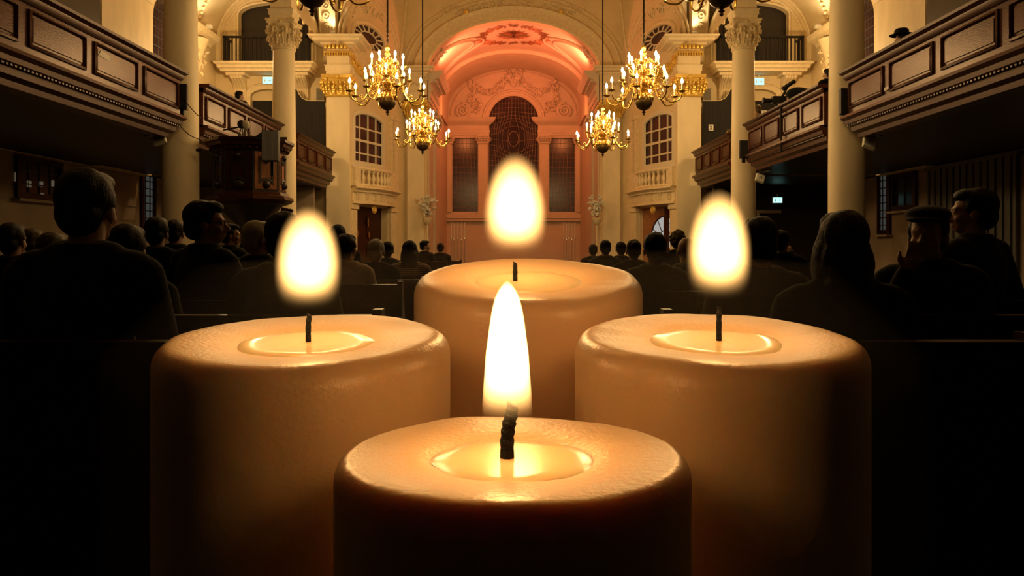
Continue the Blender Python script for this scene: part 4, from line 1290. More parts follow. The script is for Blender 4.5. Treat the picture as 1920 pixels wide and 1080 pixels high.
# ------------------------------------------------------------------ chandeliers
BULBS = []     # local bulb places, for the lamps
def make_chandelier():
    t = thing('chandelier', (0, 0, 0), up=0)
    def B(m, name, mt, par): return m.build(name, mt, par, up=0)
    m = M()
    m.lathe([(.01, -.32), (.03, -.30), (.025, -.27), (.05, -.25), (.02, -.22), (.06, -.20)], (0, 0, 0), 16)
    B(m, 'finial', 'dark_brass', t)
    m = M()
    m.lathe([(.055, -.205)] + [(.205 * math.cos(a), .205 * math.sin(a)) for a in [R(-74 + 148 * i / 16) for i in range(17)]] + [(.055, .205)], (0, 0, 0), 28)
    bowl = B(m, 'bowl', 'dark_brass', t)
    m = M()
    for k in range(14):      # raised lobes on the upper half of the bowl
        a = 2 * PI * k / 14
        m.tube([(.212 * math.cos(q) * math.cos(a), .212 * math.cos(q) * math.sin(a), .212 * math.sin(q)) for q in [R(5 + 70 * i / 8) for i in range(9)]], [.012, .03, .036, .036, .034, .03, .024, .018, .012], 6)
    B(m, 'lobes', 'brass', bowl)
    m = M()
    m.lathe([(.06, .20), (.09, .22), (.10, .25), (.06, .28), (.05, .33), (.09, .37), (.11, .42), (.07, .46), (.04, .50), (.05, .58), (.09, .63), (.10, .68), (.06, .72), (.035, .76), (.04, .84), (.075, .89), (.08, .93), (.045, .97), (.03, 1.0), (.055, 1.05), (.06, 1.09), (.03, 1.13), (.05, 1.18), (.055, 1.22), (.02, 1.26), (.01, 1.3)], (0, 0, 0), 18)
    B(m, 'shaft', 'brass', t)
    tiers = [(8, .86, .17, .30, 0.38, .015), (8, .50, .46, .56, .0, .010), (6, .35, .79, .86, .02, .009)]
    for n, r, zp, z0, ph, w in tiers:
        for k in range(n):
            a = 2 * PI * (k + ph + .12) / n
            ca, sa = math.cos(a), math.sin(a)
            P = lambda q, z: Vector((q * ca, q * sa, z))
            m = M()
            pts = catmull([P(.06, z0), P(.16, z0 + .10), P(.28 * r + .1, z0 + .04), P(.5 * r + .06, zp - .10), P(.72 * r, zp - .22), P(.93 * r, zp - .17), P(r, zp - .03), P(r, zp)], 5)
            m.tube(pts, w * 1.15, 7)
            sp = []
            for i in range(20):
                q = i / 19; an = -q * 1.5 * 2 * PI + PI
                rr = .085 * (1 - .8 * q)
                sp.append(P(.24 * r + .11 + rr * math.cos(an), z0 + .0 + rr * math.sin(an)))
            m.tube(sp, w * .9, 6)
            sp = []
            for i in range(16):
                q = i / 15; an = q * 1.4 * 2 * PI
                rr = .06 * (1 - .8 * q)
                sp.append(P(.75 * r - .06 + rr * math.cos(an), zp - .12 + rr * math.sin(an)))
            m.tube(sp, w * .7, 6)
            arm = B(m, 'arm', 'brass', t)
            m = M()
            m.lathe([(.015, zp - .03), (.03, zp - .02), (.075, zp), (.085, zp + .015), (.03, zp + .012), (.028, zp + .04), (.02, zp + .05)], (r * ca, r * sa, 0), 14)
            B(m, 'drip_pan', 'brass', arm)
            m = M(); m.lathe([(.018, zp + .04), (.018, zp + .18), (.012, zp + .185)], (r * ca, r * sa, 0), 10)
            B(m, 'candle_tube', 'candle_white', arm)
            m = M(); m.lathe([(.012, zp + .18), (.026, zp + .20), (.032, zp + .23), (.023, zp + .265), (.006, zp + .305)], (r * ca, r * sa, 0), 10)
            B(m, 'bulb', 'bulb_glow', arm)
            BULBS.append(Vector((r * ca, r * sa, zp + .345)))
    # scrolls round the shaft
    for k in range(6):
        a = 2 * PI * (k + .5) / 6
        for zz, rr0 in ((.40, .13), (.66, .10), (.93, .08)):
            sp = []
            for i in range(18):
                q = i / 17; an = q * 1.5 * 2 * PI
                r_ = rr0 * .6 * (1 - .8 * q)
                rad = rr0 + r_ * math.cos(an)
                sp.append((rad * math.cos(a), rad * math.sin(a), zz + r_ * math.sin(an)))
            m = M(); m.tube(sp, .009, 5)
            B(m, 'scroll', 'brass', t)
    m = M()      # long suspension chain
    m.tube([(0, 0, 1.28), (0, 0, 1.62)], .012, 6)
    for k in range(7):
        c = Vector((0, 0, 1.34 + .05 * k))
        ring = [c + Vector(((.02 if k % 2 else 0) * math.cos(q), (0 if k % 2 else .02) * math.cos(q), .032 * math.sin(q))) for q in [2 * PI * i / 10 for i in range(10)]]
        m.tube(ring, .007, 5, closed=True)
    m.tube([(0, 0, 1.6), (0, 0, 8.0)], .022, 6)
    B(m, 'suspension_rod', 'iron', t)
    return t
ch = make_chandelier()
SPOTS = [(-2.87, 18.2, 190, 'brass chandelier with lit candles, before the left oval window'),
         (2.96, 18.2, 190, 'brass chandelier with lit candles, before the right oval window'),
         (-2.88, 25.3, 271, 'smaller-looking brass chandelier with lit candles at the left edge of the pink chancel'),
         (2.82, 25.3, 275, 'smaller-looking brass chandelier with lit candles at the right edge of the pink chancel'),
         (-2.82, 11.2, -12, 'brass chandelier cut by the top of the picture, above the left leafy capital'),
         (2.91, 11.2, -12, 'brass chandelier cut by the top of the picture, above the right leafy capital')]
CHP = []
for i, (x, y, v, lab) in enumerate(SPOTS):
    o = ch if i == 0 else copy_tree(ch)
    z = (V0 - v) / S * y + H
    o.location = (x, y, z); LOCS[o.name] = o.location.copy()
    tag(o, lab, 'chandelier', 'brass chandeliers of the nave')
    o.rotation_euler = (0, 0, [0, .06, .2, -.15, .1, -.1][i])
    CHP.append(o)

# ------------------------------------------------------------------ pulpit
def pulpit():
    SC[0] = .907
    cx, cy = -6.0, 18.2
    t = thing('pulpit', (cx, cy, FL / .907), 'large dark carved wooden pulpit in front of the left column', 'pulpit')
    f = lambda x, y, z: Vector((cx + x, cy + y, z))
    def oct_(r): return [(r * math.cos(PI / 8 + PI / 4 * k), r * math.sin(PI / 8 + PI / 4 * k)) for k in range(8)]
    def ring(m, prof):
        pts = [f(p[0] , p[1], 0) for p in oct_(.8)]
        m.sweep(pts, prof, (0, 0, 1), closed=True)
    m = M(); m.prism([(cx + p[0], cy + p[1]) for p in oct_(.8)], lambda a, b, c: Vector((a, b, c)), 1.22, 2.36); m.build('body', 'black_wood', t)
    m = M(); ring(m, [(-.05, 2.16), (.02, 2.16), (.05, 2.22), (.12, 2.26), (.13, 2.33), (.17, 2.36), (.17, 2.42), (-.05, 2.42)])
    for k in range(40):
        a = 2 * PI * k / 40
        m.ellip(f(.84 * math.cos(a), .84 * math.sin(a), 2.2), (.04, .04, .04), None, 6, 5)
    m.build('top_cornice', 'dark_wood', t)
    m = M(); ring(m, [(-.05, .96), (.10, 1.02), (.16, 1.08), (.14, 1.15), (.06, 1.18), (.04, 1.24), (-.05, 1.26)]); m.build('base_moulding', 'panel_wood', t)
    m = M(); m.lathe([(.22, .35), (.32, .55), (.62, .85), (.76, 1.0), (.76, 1.2)], (cx, cy, 0), 8, None, PI / 8, 2 * PI + PI / 8); m.build('bowl_base', 'black_wood', t)
    m = M(); m.lathe([(.45, FL / .907), (.45, FL / .907 + .12), (.25, FL / .907 + .2), (.2, -.2), (.26, 0), (.2, .1), (.24, .36)], (cx, cy, 0), 12); m.build('stem', 'black_wood', t)
    # veneered panels facing us; the lit look of the right side is in its colour
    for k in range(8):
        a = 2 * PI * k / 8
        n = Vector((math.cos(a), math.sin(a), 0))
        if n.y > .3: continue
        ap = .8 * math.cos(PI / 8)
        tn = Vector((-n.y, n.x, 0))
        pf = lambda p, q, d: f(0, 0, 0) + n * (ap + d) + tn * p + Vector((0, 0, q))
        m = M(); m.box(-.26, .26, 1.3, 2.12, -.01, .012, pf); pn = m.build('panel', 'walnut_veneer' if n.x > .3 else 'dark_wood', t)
        m = M()
        pl = [(-.15, 1.46), (-.10, 1.5), (0, 1.54), (.10, 1.5), (.15, 1.46), (.15, 1.98), (.08, 1.94), (0, 1.88), (-.08, 1.94), (-.15, 1.98)]
        m.sweep([pf(p, q, .01) for p, q in pl], [(-.025, 0), (-.025, .02), (.02, .03), (.03, 0)], tuple(n), closed=True)
        m.ellip(pf(0, 1.40, .03), (.13, .04, .09) if abs(n.y) > .9 else (.09, .09, .09), None, 10, 8)
        m.ellip(pf(0, 2.03, .03), (.07, .07, .07), None, 8, 6)
        m.build('carved_frame', 'black_wood', pn)
    # corner posts at the right rear with scrolled brackets
    m = M()
    for k in range(3): m.tube(catmull([f(.86, -.3 + .3 * k, .9), f(.72, -.3 + .3 * k, .5), f(.5, -.2 + .2 * k, .2)], 5), [.05] * 11, 7)
    m.build('scrolled_bracket', 'dark_wood', t)
    # lampstand of black rods with a pale shade stands on the cornice; lectern board at the right
    c = f(0, 0, 2.42)
    p = W(457, 268, 18.0)
    s_ = thing('reading_lamp', (p.x, 18.0, 2.42), 'thin black-legged lamp with a pale shade standing on the pulpit', 'lamp')
    m = M()
    for k in range(4): m.tube([(p.x + .12 * (k - 1.5) * .8, 18.0, 2.42), (p.x + .02 * (k - 1.5), 18.0, 2.78)], .011, 6)
    m.tube([(p.x - .02, 18.0, 2.74), (p.x - .48, 18.05, 2.66)], .018, 6)
    m.build('stand', 'iron', s_)
    m = M(); m.lathe([(.045, 2.68), (.075, 2.72), (.085, 2.80), (.06, 2.85), (.02, 2.87)], (p.x + .05, 18.0, 0), 12); m.build('lamp_shade', 'speaker_box', s_)
    m = M(); m.lathe([(.06, 2.70), (.09, 2.76), (.08, 2.84), (.03, 2.88)], (p.x - .06, 18.02, 0), 12); m.build('lamp_back', 'iron', s_)
    p = W(447, 257, 18.0)
    m = M(); m.lathe([(.05, 2.42), (.06, 2.44), (.02, 2.5), (.05, 2.58), (.04, 2.60)], (p.x, 18.1, 0), 10)
    tag(m.build('small_cup', 'silver'), 'small bright cup on the pulpit rim beside the lamp', 'cup')
    m = M(); q = W(478, 0, 17.9).x; m.box(q - .05, q + .22, 17.75, 17.95, 2.425, 2.45); m.box(q - .0, q + .15, 17.78, 17.92, 2.45, 2.47)
    tag(m.build('open_book', 'speaker_box'), 'pale open book lying on the pulpit rim', 'book')
    # grey loudspeaker standing on the right of the pulpit
    a, b = W(490, 302, 17.2), W(521, 244, 17.2)
    s_ = thing('pulpit_speaker', ((a.x + b.x) / 2, 17.2, a.z), 'upright grey cloth-fronted speaker panel at the right edge of the pulpit', 'speaker')
    m = M(); m.box(a.x, b.x, 17.22, 17.36, a.z, b.z); m.build('cabinet', 'black_paint', s_)
    m = M(); m.box(a.x + .01, b.x - .01, 17.20, 17.22, a.z + .02, b.z - .01); m.build('grille', 'drape_grey', s_)
    m = M(); m.prism([(a.x - .2, b.z - .16), (a.x, b.z - .02), (a.x, b.z - .2)], east(17.3), 0, .04); m.build('side_bracket', 'black_paint', s_)
    m = M(); m.box((a.x + b.x) / 2 - .03, (a.x + b.x) / 2 + .03, 17.37, 17.42, a.z - .3, a.z + .2); m.build('mount', 'iron', s_)
pulpit()
SC[0] = 1.0

# ------------------------------------------------------------------ people
def bake(mb, name, voxel, smooth=6, noise_amt=0.0):
    """fuse the overlapping volumes into one continuous skin"""
    me = bpy.data.meshes.new('tmp'); me.from_pydata(mb.v, [], mb.f)
    bm = bmesh.new(); bm.from_mesh(me); bmesh.ops.recalc_face_normals(bm, faces=bm.faces); bm.to_mesh(me); bm.free()
    o = bpy.data.objects.new('tmp', me); COL.objects.link(o)
    r = o.modifiers.new('r', 'REMESH'); r.mode = 'VOXEL'; r.voxel_size = voxel; r.use_smooth_shade = True
    if smooth:
        s = o.modifiers.new('s', 'SMOOTH'); s.factor = .5; s.iterations = smooth
    bpy.context.view_layer.update()
    dg = bpy.context.evaluated_depsgraph_get()
    nm = bpy.data.meshes.new_from_object(o.evaluated_get(dg))
    nm.name = name
    bpy.data.objects.remove(o); bpy.data.meshes.remove(me)
    if noise_amt:
        for v in nm.vertices:
            n = noise.noise(Vector((v.co.x * 34, v.co.y * 34, v.co.z * 9)))
            v.co += v.normal * (n * noise_amt)
    nm.polygons.foreach_set('use_smooth', [True] * len(nm.polygons))
    return nm

TEMPL = {}
def person_meshes(yaw, pose, hair, hat, stand=False):
    key = (yaw, pose, hair, hat, stand)
    if key in TEMPL: return TEMPL[key]
    rz = Matrix.Rotation(R(-yaw), 3, 'Z')
    body_turn = Matrix.Rotation(R(-max(-40, min(40, yaw * .45)) if abs(yaw) < 120 else R(0)), 3, 'Z')
    if abs(yaw) > 120: body_turn = rz
    hp = lambda x, y, z: rz @ Vector((x, y, 0)) + Vector((0, .012, z))
    bp = lambda x, y, z: body_turn @ Vector((x, y, 0)) + Vector((0, 0, z))
    def torso(m, g):
        m.ellip((0, 0, .53), (.165 + g, .13 + g, .10 + g), None, 16, 10)
        m.ellip(bp(0, .0, .68), (.150 + g, .115 + g, .17 + g), None, 16, 10)
        m.ellip(bp(0, -.01, .87), (.168 + g, .115 + g, .17 + g), body_turn, 16, 10)
        m.capsule(bp(-.15, -.015, .965), bp(.15, -.015, .965), .062 + g)
        m.capsule(bp(-.07, -.01, 1.0), bp(.07, -.01, 1.0), .055 + g)
    def legs(m, g):
        for s in (1, -1):
            if stand:
                m.capsule((.09 * s, 0, .53), (.10 * s, .01, .10), .080 + g, .055 + g)
                m.capsule((.10 * s, .01, .08), (.105 * s, -.02, -.32), .055 + g, .038 + g)
                continue
            m.capsule((.09 * s, 0, .525), (.11 * s, .40, .515), .075 + g, .058 + g)
            m.capsule((.11 * s, .41, .50), (.11 * s, .40, .10), .056 + g, .04 + g)
    if pose == 'face':      # right arm raised to the chin
        hands = [((.2, .10, .70), hp(.035, .125, 1.06), 1), ((-.235, .05, .70), Vector((-.06, .28, .60)), 0)]
    elif pose == 'raise':   # both hands lifted before the face
        hands = [((.25, .14, .78), bp(.07, .34, 1.10), 1), ((-.25, .14, .78), bp(-.07, .34, 1.10), 1)]
    else:
        hands = [((.235, .03, .70), Vector((.08, .28, .60)), 0), ((-.235, .03, .70), Vector((-.08, .28, .60)), 0)]
    def arms(m, g, cut=0.0):
        for (el, hd, up), s in zip(hands, (1, -1)):
            sh = bp(.185 * s, -.01, .955)
            e = bp(*el) if pose != 'lap' else Vector(el)
            w = e + (hd - e) * (.86 - cut)
            m.capsule(sh, e, .052 + g, .042 + g); m.capsule(e, w, .042 + g, .029 + g)
    m = M(); torso(m, -.004); legs(m, -.004); arms(m, -.004)
    m.capsule(bp(0, -.015, 1.0), hp(0, .0, 1.11), .054, .052)
    # head: skull, face, jaw, nose, brow, lips, ears
    m.ellip(hp(0, -.012, 1.195), (.074, .094, .092), rz, 18, 12)
    m.ellip(hp(0, .032, 1.150), (.060, .060, .090), rz, 16, 12)
    m.ellip(hp(0, .045, 1.090), (.042, .044, .032), rz, 12, 8)
    m.capsule(hp(0, .090, 1.172), hp(0, .112, 1.136), .008, .014, 8)
    m.ellip(hp(0, .100, 1.128), (.020, .014, .009), rz, 10, 6)
    for s in (1, -1):
        m.capsule(hp(.012 * s, .088, 1.186), hp(.045 * s, .070, 1.186), .010, .010, 8)
        m.ellip(hp(.030 * s, .078, 1.168), (.015, .012, .010), rz, 10, 6)
        m.ellip(hp(.076 * s, -.008, 1.150), (.010, .022, .034), rz, 10, 8)
        m.ellip(hp(.038 * s, .060, 1.135), (.022, .024, .022), rz, 10, 6)
    m.ellip(hp(0, .088, 1.106), (.024, .012, .006), rz, 10, 6)
    m.ellip(hp(0, .086, 1.096), (.020, .012, .007), rz, 10, 6)
    # hands: palm, four fingers, thumb
    for (el, hd, up), s in zip(hands, (1, -1)):
        e = bp(*el) if pose != 'lap' else Vector(el)
        d = (hd - e).normalized()
        side = Vector((-s, 0, 0)); side = (side - d * side.dot(d)).normalized()
        nrm = d.cross(side).normalized() * (1 if s > 0 else -1)
        p0 = e + (hd - e) * .84
        m.capsule(p0, p0 + d * .055, .026, .032)
        for k in range(4):
            b = p0 + d * .075 + side * (.030 - .020 * k)
            L = (.036, .042, .040, .032)[k]
            c1 = b + d * L * .9 - nrm * .008
            c2 = c1 + d * L * .55 - nrm * L * .6
            m.capsule(b, c1, .0095, .009, 8); m.capsule(c1, c2, .009, .008, 8)
        tb = p0 + d * .02 + side * .028
        m.capsule(tb, tb + side * .022 + d * .026 - nrm * .012, .012, .011, 8)
        m.capsule(tb + side * .022 + d * .026 - nrm * .012, tb + side * .024 + d * .056 - nrm * .024, .011, .009, 8)
    for s in (1, -1):
        if stand: m.capsule((.105 * s, -.03, -.375), (.125 * s, .13, -.385), .042, .034)
        else: m.capsule((.11 * s, .37, .045), (.115 * s, .53, .035), .042, .034)
    body = bake(m, 'body', .0075, 3)
    m = M(); torso(m, .013); arms(m, .012, .04)
    m.lathe([(.075, 0), (.085, .02), (.075, .05), (.062, .055), (.058, .02)], bp(0, -.015, 1.005), 16)
    jacket = bake(m, 'jacket', .011, 5)
    m = M(); legs(m, .012); m.ellip((0, 0, .53), (.172, .14, .105), None, 16, 10)
    trousers = bake(m, 'trousers', .012, 4)
    hr = None
    if hair != 'bald':
        m = M()
        m.ellip(hp(0, -.026, 1.205), (.084, .096, .090), rz, 18, 12)
        m.ellip(hp(0, .02, 1.250), (.066, .070, .040), rz, 16, 10)
        m.ellip(hp(0, -.055, 1.150), (.072, .062, .075), rz, 16, 10)
        for s in (1, -1): m.ellip(hp(.066 * s, -.012, 1.190), (.018, .045, .045), rz, 10, 8)
        if hair == 'long':
            m.ellip(hp(0, -.045, 1.10), (.096, .075, .13), rz, 16, 10)
            m.ellip(hp(0, -.065, 1.00), (.098, .060, .12), rz, 16, 10)
            for s in (1, -1): m.ellip(hp(.078 * s, -.005, 1.09), (.026, .05, .11), rz, 12, 8)
        if hair == 'bun':
            m.ellip(hp(0, -.115, 1.235), (.040, .040, .036), rz, 12, 8)
        if hair == 'curly':
            rnd = random.Random(5)
            for _ in range(110):
                v = Vector((rnd.gauss(0, 1), rnd.gauss(0, 1), rnd.gauss(.2, 1))).normalized()
                if v.y > .45 and v.z < .55: continue
                q = hp(v.x * .088, v.y * .10 - .02, 1.195 + v.z * .10)
                m.ellip(q, (.024, .024, .024), None, 7, 5)
        hr = bake(m, 'hair', .008, 2, .005)
    ht = None
    if hat == 'brim':
        m = M(); m.lathe([(.205, 1.225), (.215, 1.232), (.13, 1.242), (.125, 1.31), (.10, 1.345), (.02, 1.335)], hp(0, -.01, 0), 28); m.lathe([(.001, 1.225), (.205, 1.225)], hp(0, -.01, 0), 28)
        ht = m
    if hat == 'flat':
        m = M(); m.ellip(hp(0, -.005, 1.262), (.096, .118, .042), rz, 20, 12); m.ellip(hp(0, .085, 1.235), (.075, .06, .012), rz, 16, 8)
        ht = bake(m, 'flat_cap', .008, 3)
    TEMPL[key] = (body, jacket, trousers, hr, ht)
    return TEMPL[key]

def obj_from(me, name, matn, parent):
    key = me.name + '|' + matn
    if key in bpy.data.meshes: mm = bpy.data.meshes[key]
    else:
        mm = me.copy(); mm.name = key; mm.materials.clear(); mm.materials.append(MAT[matn])
    o = bpy.data.objects.new(name, mm); COL.objects.link(o); o.parent = parent
    return o

def person(x, y, z, s, label, yaw=0, pose='lap', hair='short', hairm='hair_dark', cloth='black_cloth', legm='black_cloth', hat=None, group='seated congregation', rot=0, glasses=False, stand=False):
    body, jacket, trousers, hr, ht = person_meshes(yaw, pose, hair, hat, stand)
    t = thing('person', (x, y, z), label, 'person', group, up=0)
    t.scale = (s, s, s); t.rotation_euler = (0, 0, rot)
    b = obj_from(body, 'body', 'skin', t)
    obj_from(jacket, 'jacket', cloth, b)
    obj_from(trousers, 'trousers', legm, b)
    if hr: obj_from(hr, 'hair', hairm, b)
    if hat == 'flat': obj_from(ht, 'flat_cap', 'black_cloth', b)
    if hat == 'brim':
        LOCS[b.name] = Vector((0, 0, 0))
        o = ht.build('brimmed_hat', 'black_cloth', b, up=0)
    if glasses:
        rz = Matrix.Rotation(R(-yaw), 3, 'Z')
        hp = lambda x, y, z: rz @ Vector((x, y, 0)) + Vector((0, .012, z))
        m = M()
        for sg in (1, -1):
            m.tube([hp(.034 * sg + .024 * math.cos(2 * PI * i / 14), .094, 1.168 + .018 * math.sin(2 * PI * i / 14)) for i in range(14)], .003, 5, closed=True)
            m.tube([hp(.058 * sg, .092, 1.17), hp(.080 * sg, .0, 1.172)], .0028, 5)
        m.tube([hp(-.010, .094, 1.172), hp(.010, .094, 1.172)], .003, 5)
        LOCS[b.name] = Vector((0, 0, 0))
        m.build('glasses', 'iron', b, up=0)
    return t

#  u, top v, head width px, yaw, hair, hair material, clothes, pose, hat, label
PEOPLE = [
 (162, 313, 94, 0, 'short', 'hair_dark', 'black_cloth', 'lap', None, 'tall person in a dark coat from behind, largest head left of the near column'),
 (22, 416, 46, 0, 'short', 'hair_brown', 'brown_cloth', 'lap', None, 'person with reddish-brown hair seen from behind at the left edge of the picture'),  # warm light on these three heads is put into the hair colour
 (61, 427, 34, 0, 'short', 'hair_blond', 'brown_cloth', 'lap', None, 'person with lighter hair coloured as reddish-lit, second head from the left edge of the picture'),
 (98, 434, 52, 0, 'short', 'hair_blond', 'brown_cloth', 'lap', None, 'person with hair coloured fair as if warm-lit, partly hidden by the tall dark-coated person'),
 (238, 418, 62, 0, 'short', 'hair_dark', 'black_cloth', 'lap', None, 'dark-haired person just right of the tall dark-coated person'),
 (294, 405, 42, 0, 'short', 'hair_dark', 'navy_cloth', 'lap', None, 'dark head at the foot of the near left column'),
 (328, 411, 34, 0, 'short', 'hair_brown', 'black_cloth', 'lap', None, 'brown-haired head between the near left column and the man in glasses'),
 (385, 373, 78, 70, 'short', 'hair_dark', 'black_cloth', 'lap', None, 'man with dark hair and glasses in profile below the pulpit'),
 (432, 418, 34, 70, 'short', 'hair_dark', 'black_cloth', 'lap', None, 'dark-haired person in profile behind the man in glasses'),
 (484, 412, 50, 50, 'short', 'hair_white', 'black_cloth', 'lap', None, 'white-haired person turned right below the pulpit'),
 (533, 395, 62, 0, 'short', 'hair_dark', 'black_cloth', 'lap', None, 'dark head half hidden by the left candle flame'),
 (634, 420, 30, 0, 'short', 'hair_dark', 'black_cloth', 'lap', None, 'dark head just right of the left candle flame'),
 (650, 437, 36, 20, 'short', 'hair_brown', 'cream_cloth', 'lap', None, 'person in a pale shirt leaning forward right of the left candle flame'),
 (705, 447, 30, 0, 'short', 'hair_white', 'brown_cloth', 'lap', None, 'grey-haired person before the left door under the sash window'),
 (727, 452, 22, 0, 'short', 'hair_dark', 'navy_cloth', 'lap', None, 'dark-haired person right of the grey-haired person, before the left door'),
 (768, 450, 34, 0, 'long', 'hair_brown', 'striped_cloth', 'lap', None, 'person with full brown hair and a striped top before the left chancel pilaster'),
 (797, 450, 17, 75, 'short', 'hair_dark', 'brown_cloth', 'lap', None, 'small dark head in profile left of the rear candle'),
 (826, 455, 14, 0, 'short', 'hair_brown', 'brown_cloth', 'lap', None, 'smallest visible head at the left side of the rear candle flame'),
 (1135, 449, 22, 0, 'short', 'hair_dark', 'black_cloth', 'lap', None, 'dark round head before the right chancel pilaster'),
 (1112, 457, 16, 0, 'short', 'hair_brown', 'brown_cloth', 'lap', None, 'small low head left of the dark round head, right of the rear candle flame'),
 (1164, 452, 21, 0, 'short', 'hair_brown', 'black_cloth', 'lap', None, 'brown head between two larger heads left of the right door'),
 (1188, 448, 29, 0, 'bun', 'hair_brown', 'brown_cloth', 'lap', None, 'brown-haired head with a small bun just left of the right door'),
 (1228, 434, 46, 0, 'short', 'hair_dark', 'black_cloth', 'lap', None, 'large dark head in front of the bright fanlight of the right door'),
 (1271, 433, 30, 0, 'curly', 'hair_blond', 'black_cloth', 'lap', None, 'curly fair-haired head right of the bright fanlight'),
 (1287, 443, 36, 0, 'bald', 'hair_white', 'black_cloth', 'lap', None, 'bald head at the left edge of the right candle flame'),
 (1424, 404, 62, 0, 'short', 'hair_brown', 'wine_cloth', 'lap', None, 'dark reddish head just right of the right candle flame'),
 (1466, 430, 34, 40, 'short', 'hair_dark', 'black_cloth', 'raise', None, 'person lifting both hands to the face, between the right flame and the long-haired person'),
 (1580, 392, 108, 0, 'long', 'hair_brown', 'olive_cloth', 'lap', None, 'person with long hair seen from behind at the foot of the near right column'),
 (1742, 382, 66, -140, 'short', 'hair_dark', 'black_cloth', 'face', 'flat', 'man in a dark cap facing back, hand at his chin, under the right gallery'),
 (1826, 350, 124, -62, 'short', 'hair_dark', 'black_cloth', 'lap', None, 'largest dark head at the right edge, turned left in profile before the grey curtain'),
]
ROW = .95
ROWS = {}
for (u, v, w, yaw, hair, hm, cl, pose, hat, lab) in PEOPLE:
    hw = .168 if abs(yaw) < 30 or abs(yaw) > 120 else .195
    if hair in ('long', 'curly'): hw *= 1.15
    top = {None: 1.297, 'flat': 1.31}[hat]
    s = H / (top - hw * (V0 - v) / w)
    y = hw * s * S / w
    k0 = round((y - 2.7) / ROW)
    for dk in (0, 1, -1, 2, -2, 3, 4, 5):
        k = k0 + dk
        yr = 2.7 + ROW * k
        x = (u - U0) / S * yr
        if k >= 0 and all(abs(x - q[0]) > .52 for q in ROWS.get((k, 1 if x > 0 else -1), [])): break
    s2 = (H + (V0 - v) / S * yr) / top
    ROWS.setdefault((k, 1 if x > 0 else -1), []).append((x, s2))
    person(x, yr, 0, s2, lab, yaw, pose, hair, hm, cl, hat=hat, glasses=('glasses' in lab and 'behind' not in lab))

# pews under them
PEWLAB = {}
def pew(x0, x1, y, label, sc=1.0):
    t = thing('pew', ((x0 + x1) / 2, y, 0), label, 'pew', 'dark wooden pews', up=0)
    m = M(); m.box(x0, x1, y - .16, y + .24, .36, .405); m.build('seat', 'dark_wood', t, up=0)
    m = M(); m.prism([(y - .20, .02), (y - .17, .02), (y - .17, .36), (y - .215, .80), (y - .245, .80)], lambda a, b, c: Vector((c, a, b)), x0, x1); m.build('backrest', 'dark_wood', t, up=0)
    m = M(); m.box(x0, x1, y - .275, y - .205, .80, .835); m.build('top_rail', 'dark_wood', t, up=0)
    for x in (x0 - .04, x1):
        m = M(); m.prism([(y - .28, 0), (y + .28, 0), (y + .28, .40), (y + .2, .46), (y - .12, .56), (y - .2, .86), (y - .28, .86)], lambda a, b, c: Vector((c, a, b)), x, x + .04); m.build('pew_end', 'dark_wood', t, up=0)
for (k, sd), L in sorted(ROWS.items()):
    y = 2.7 + ROW * k
    lo, hi = min(p[0] for p in L) - .45, max(p[0] for p in L) + .45
    who = {1: 'right', -1: 'left'}[sd]
    n = [kk for (kk, s_) in sorted(ROWS) if s_ == sd].index(k)
    ordn = ['nearest', 'second', 'third', 'fourth', 'fifth', 'sixth', 'seventh', 'eighth', 'ninth', 'tenth', 'eleventh', 'twelfth', 'thirteenth', 'fourteenth', 'fifteenth', 'sixteenth'][n]
    pew(lo, hi, y, ('nearest dark wooden pew on the %s of the nave' % who) if n == 0 else ('dark wooden pew, %s from the front on the %s of the nave' % (ordn, who)))

# people in the galleries
def up_person(u, v, x, label, yaw, pose, hair, hm, cl, hat=None):
    """someone on a gallery deck, x metres off the nave axis"""
    top = {None: 1.297, 'flat': 1.31, 'brim': 1.345}[hat]
    y = abs(x) * S / abs(u - U0)
    p = W(u, v, y)
    hgt = p.z - 2.3
    stand = hgt > 1.5
    sc = hgt / (top + (.42 if stand else 0))
    return person(p.x, y, 2.3 + H + (.42 * sc if stand else 0), sc, label, yaw, pose, hair, hm, cl, hat=hat, group='people in the galleries', stand=stand)
up_person(1478, 172, 7.05, 'person in dark clothes leaning over the right gallery rail behind a camera', -60, 'raise', 'short', 'hair_dark', 'navy_cloth')
up_person(1690, 54, 7.2, 'person in a wide black hat behind the nearest right gallery rail', -40, 'lap', 'short', 'hair_dark', 'black_cloth', 'brim')
up_person(1552, 128, 7.05, 'dark-haired person beside the near right column in the gallery', -40, 'lap', 'short', 'hair_dark', 'black_cloth')
up_person(1367, 242, 7.0, 'small person in a white top with raised arm in the farthest right gallery', -50, 'face', 'short', 'hair_blond', 'cream_cloth')
up_person(1349, 261, 7.2, 'small head low behind the farthest right gallery rail', -50, 'lap', 'short', 'hair_brown', 'black_cloth')
up_person(1419, 196, 7.5, 'fair-haired person in a white top beside the far right column in the gallery', -40, 'lap', 'short', 'hair_blond', 'cream_cloth')
up_person(449, 170, 7.2, 'person in a black and white patterned top behind the left gallery rail', 40, 'lap', 'short', 'hair_dark', 'floral_cloth')
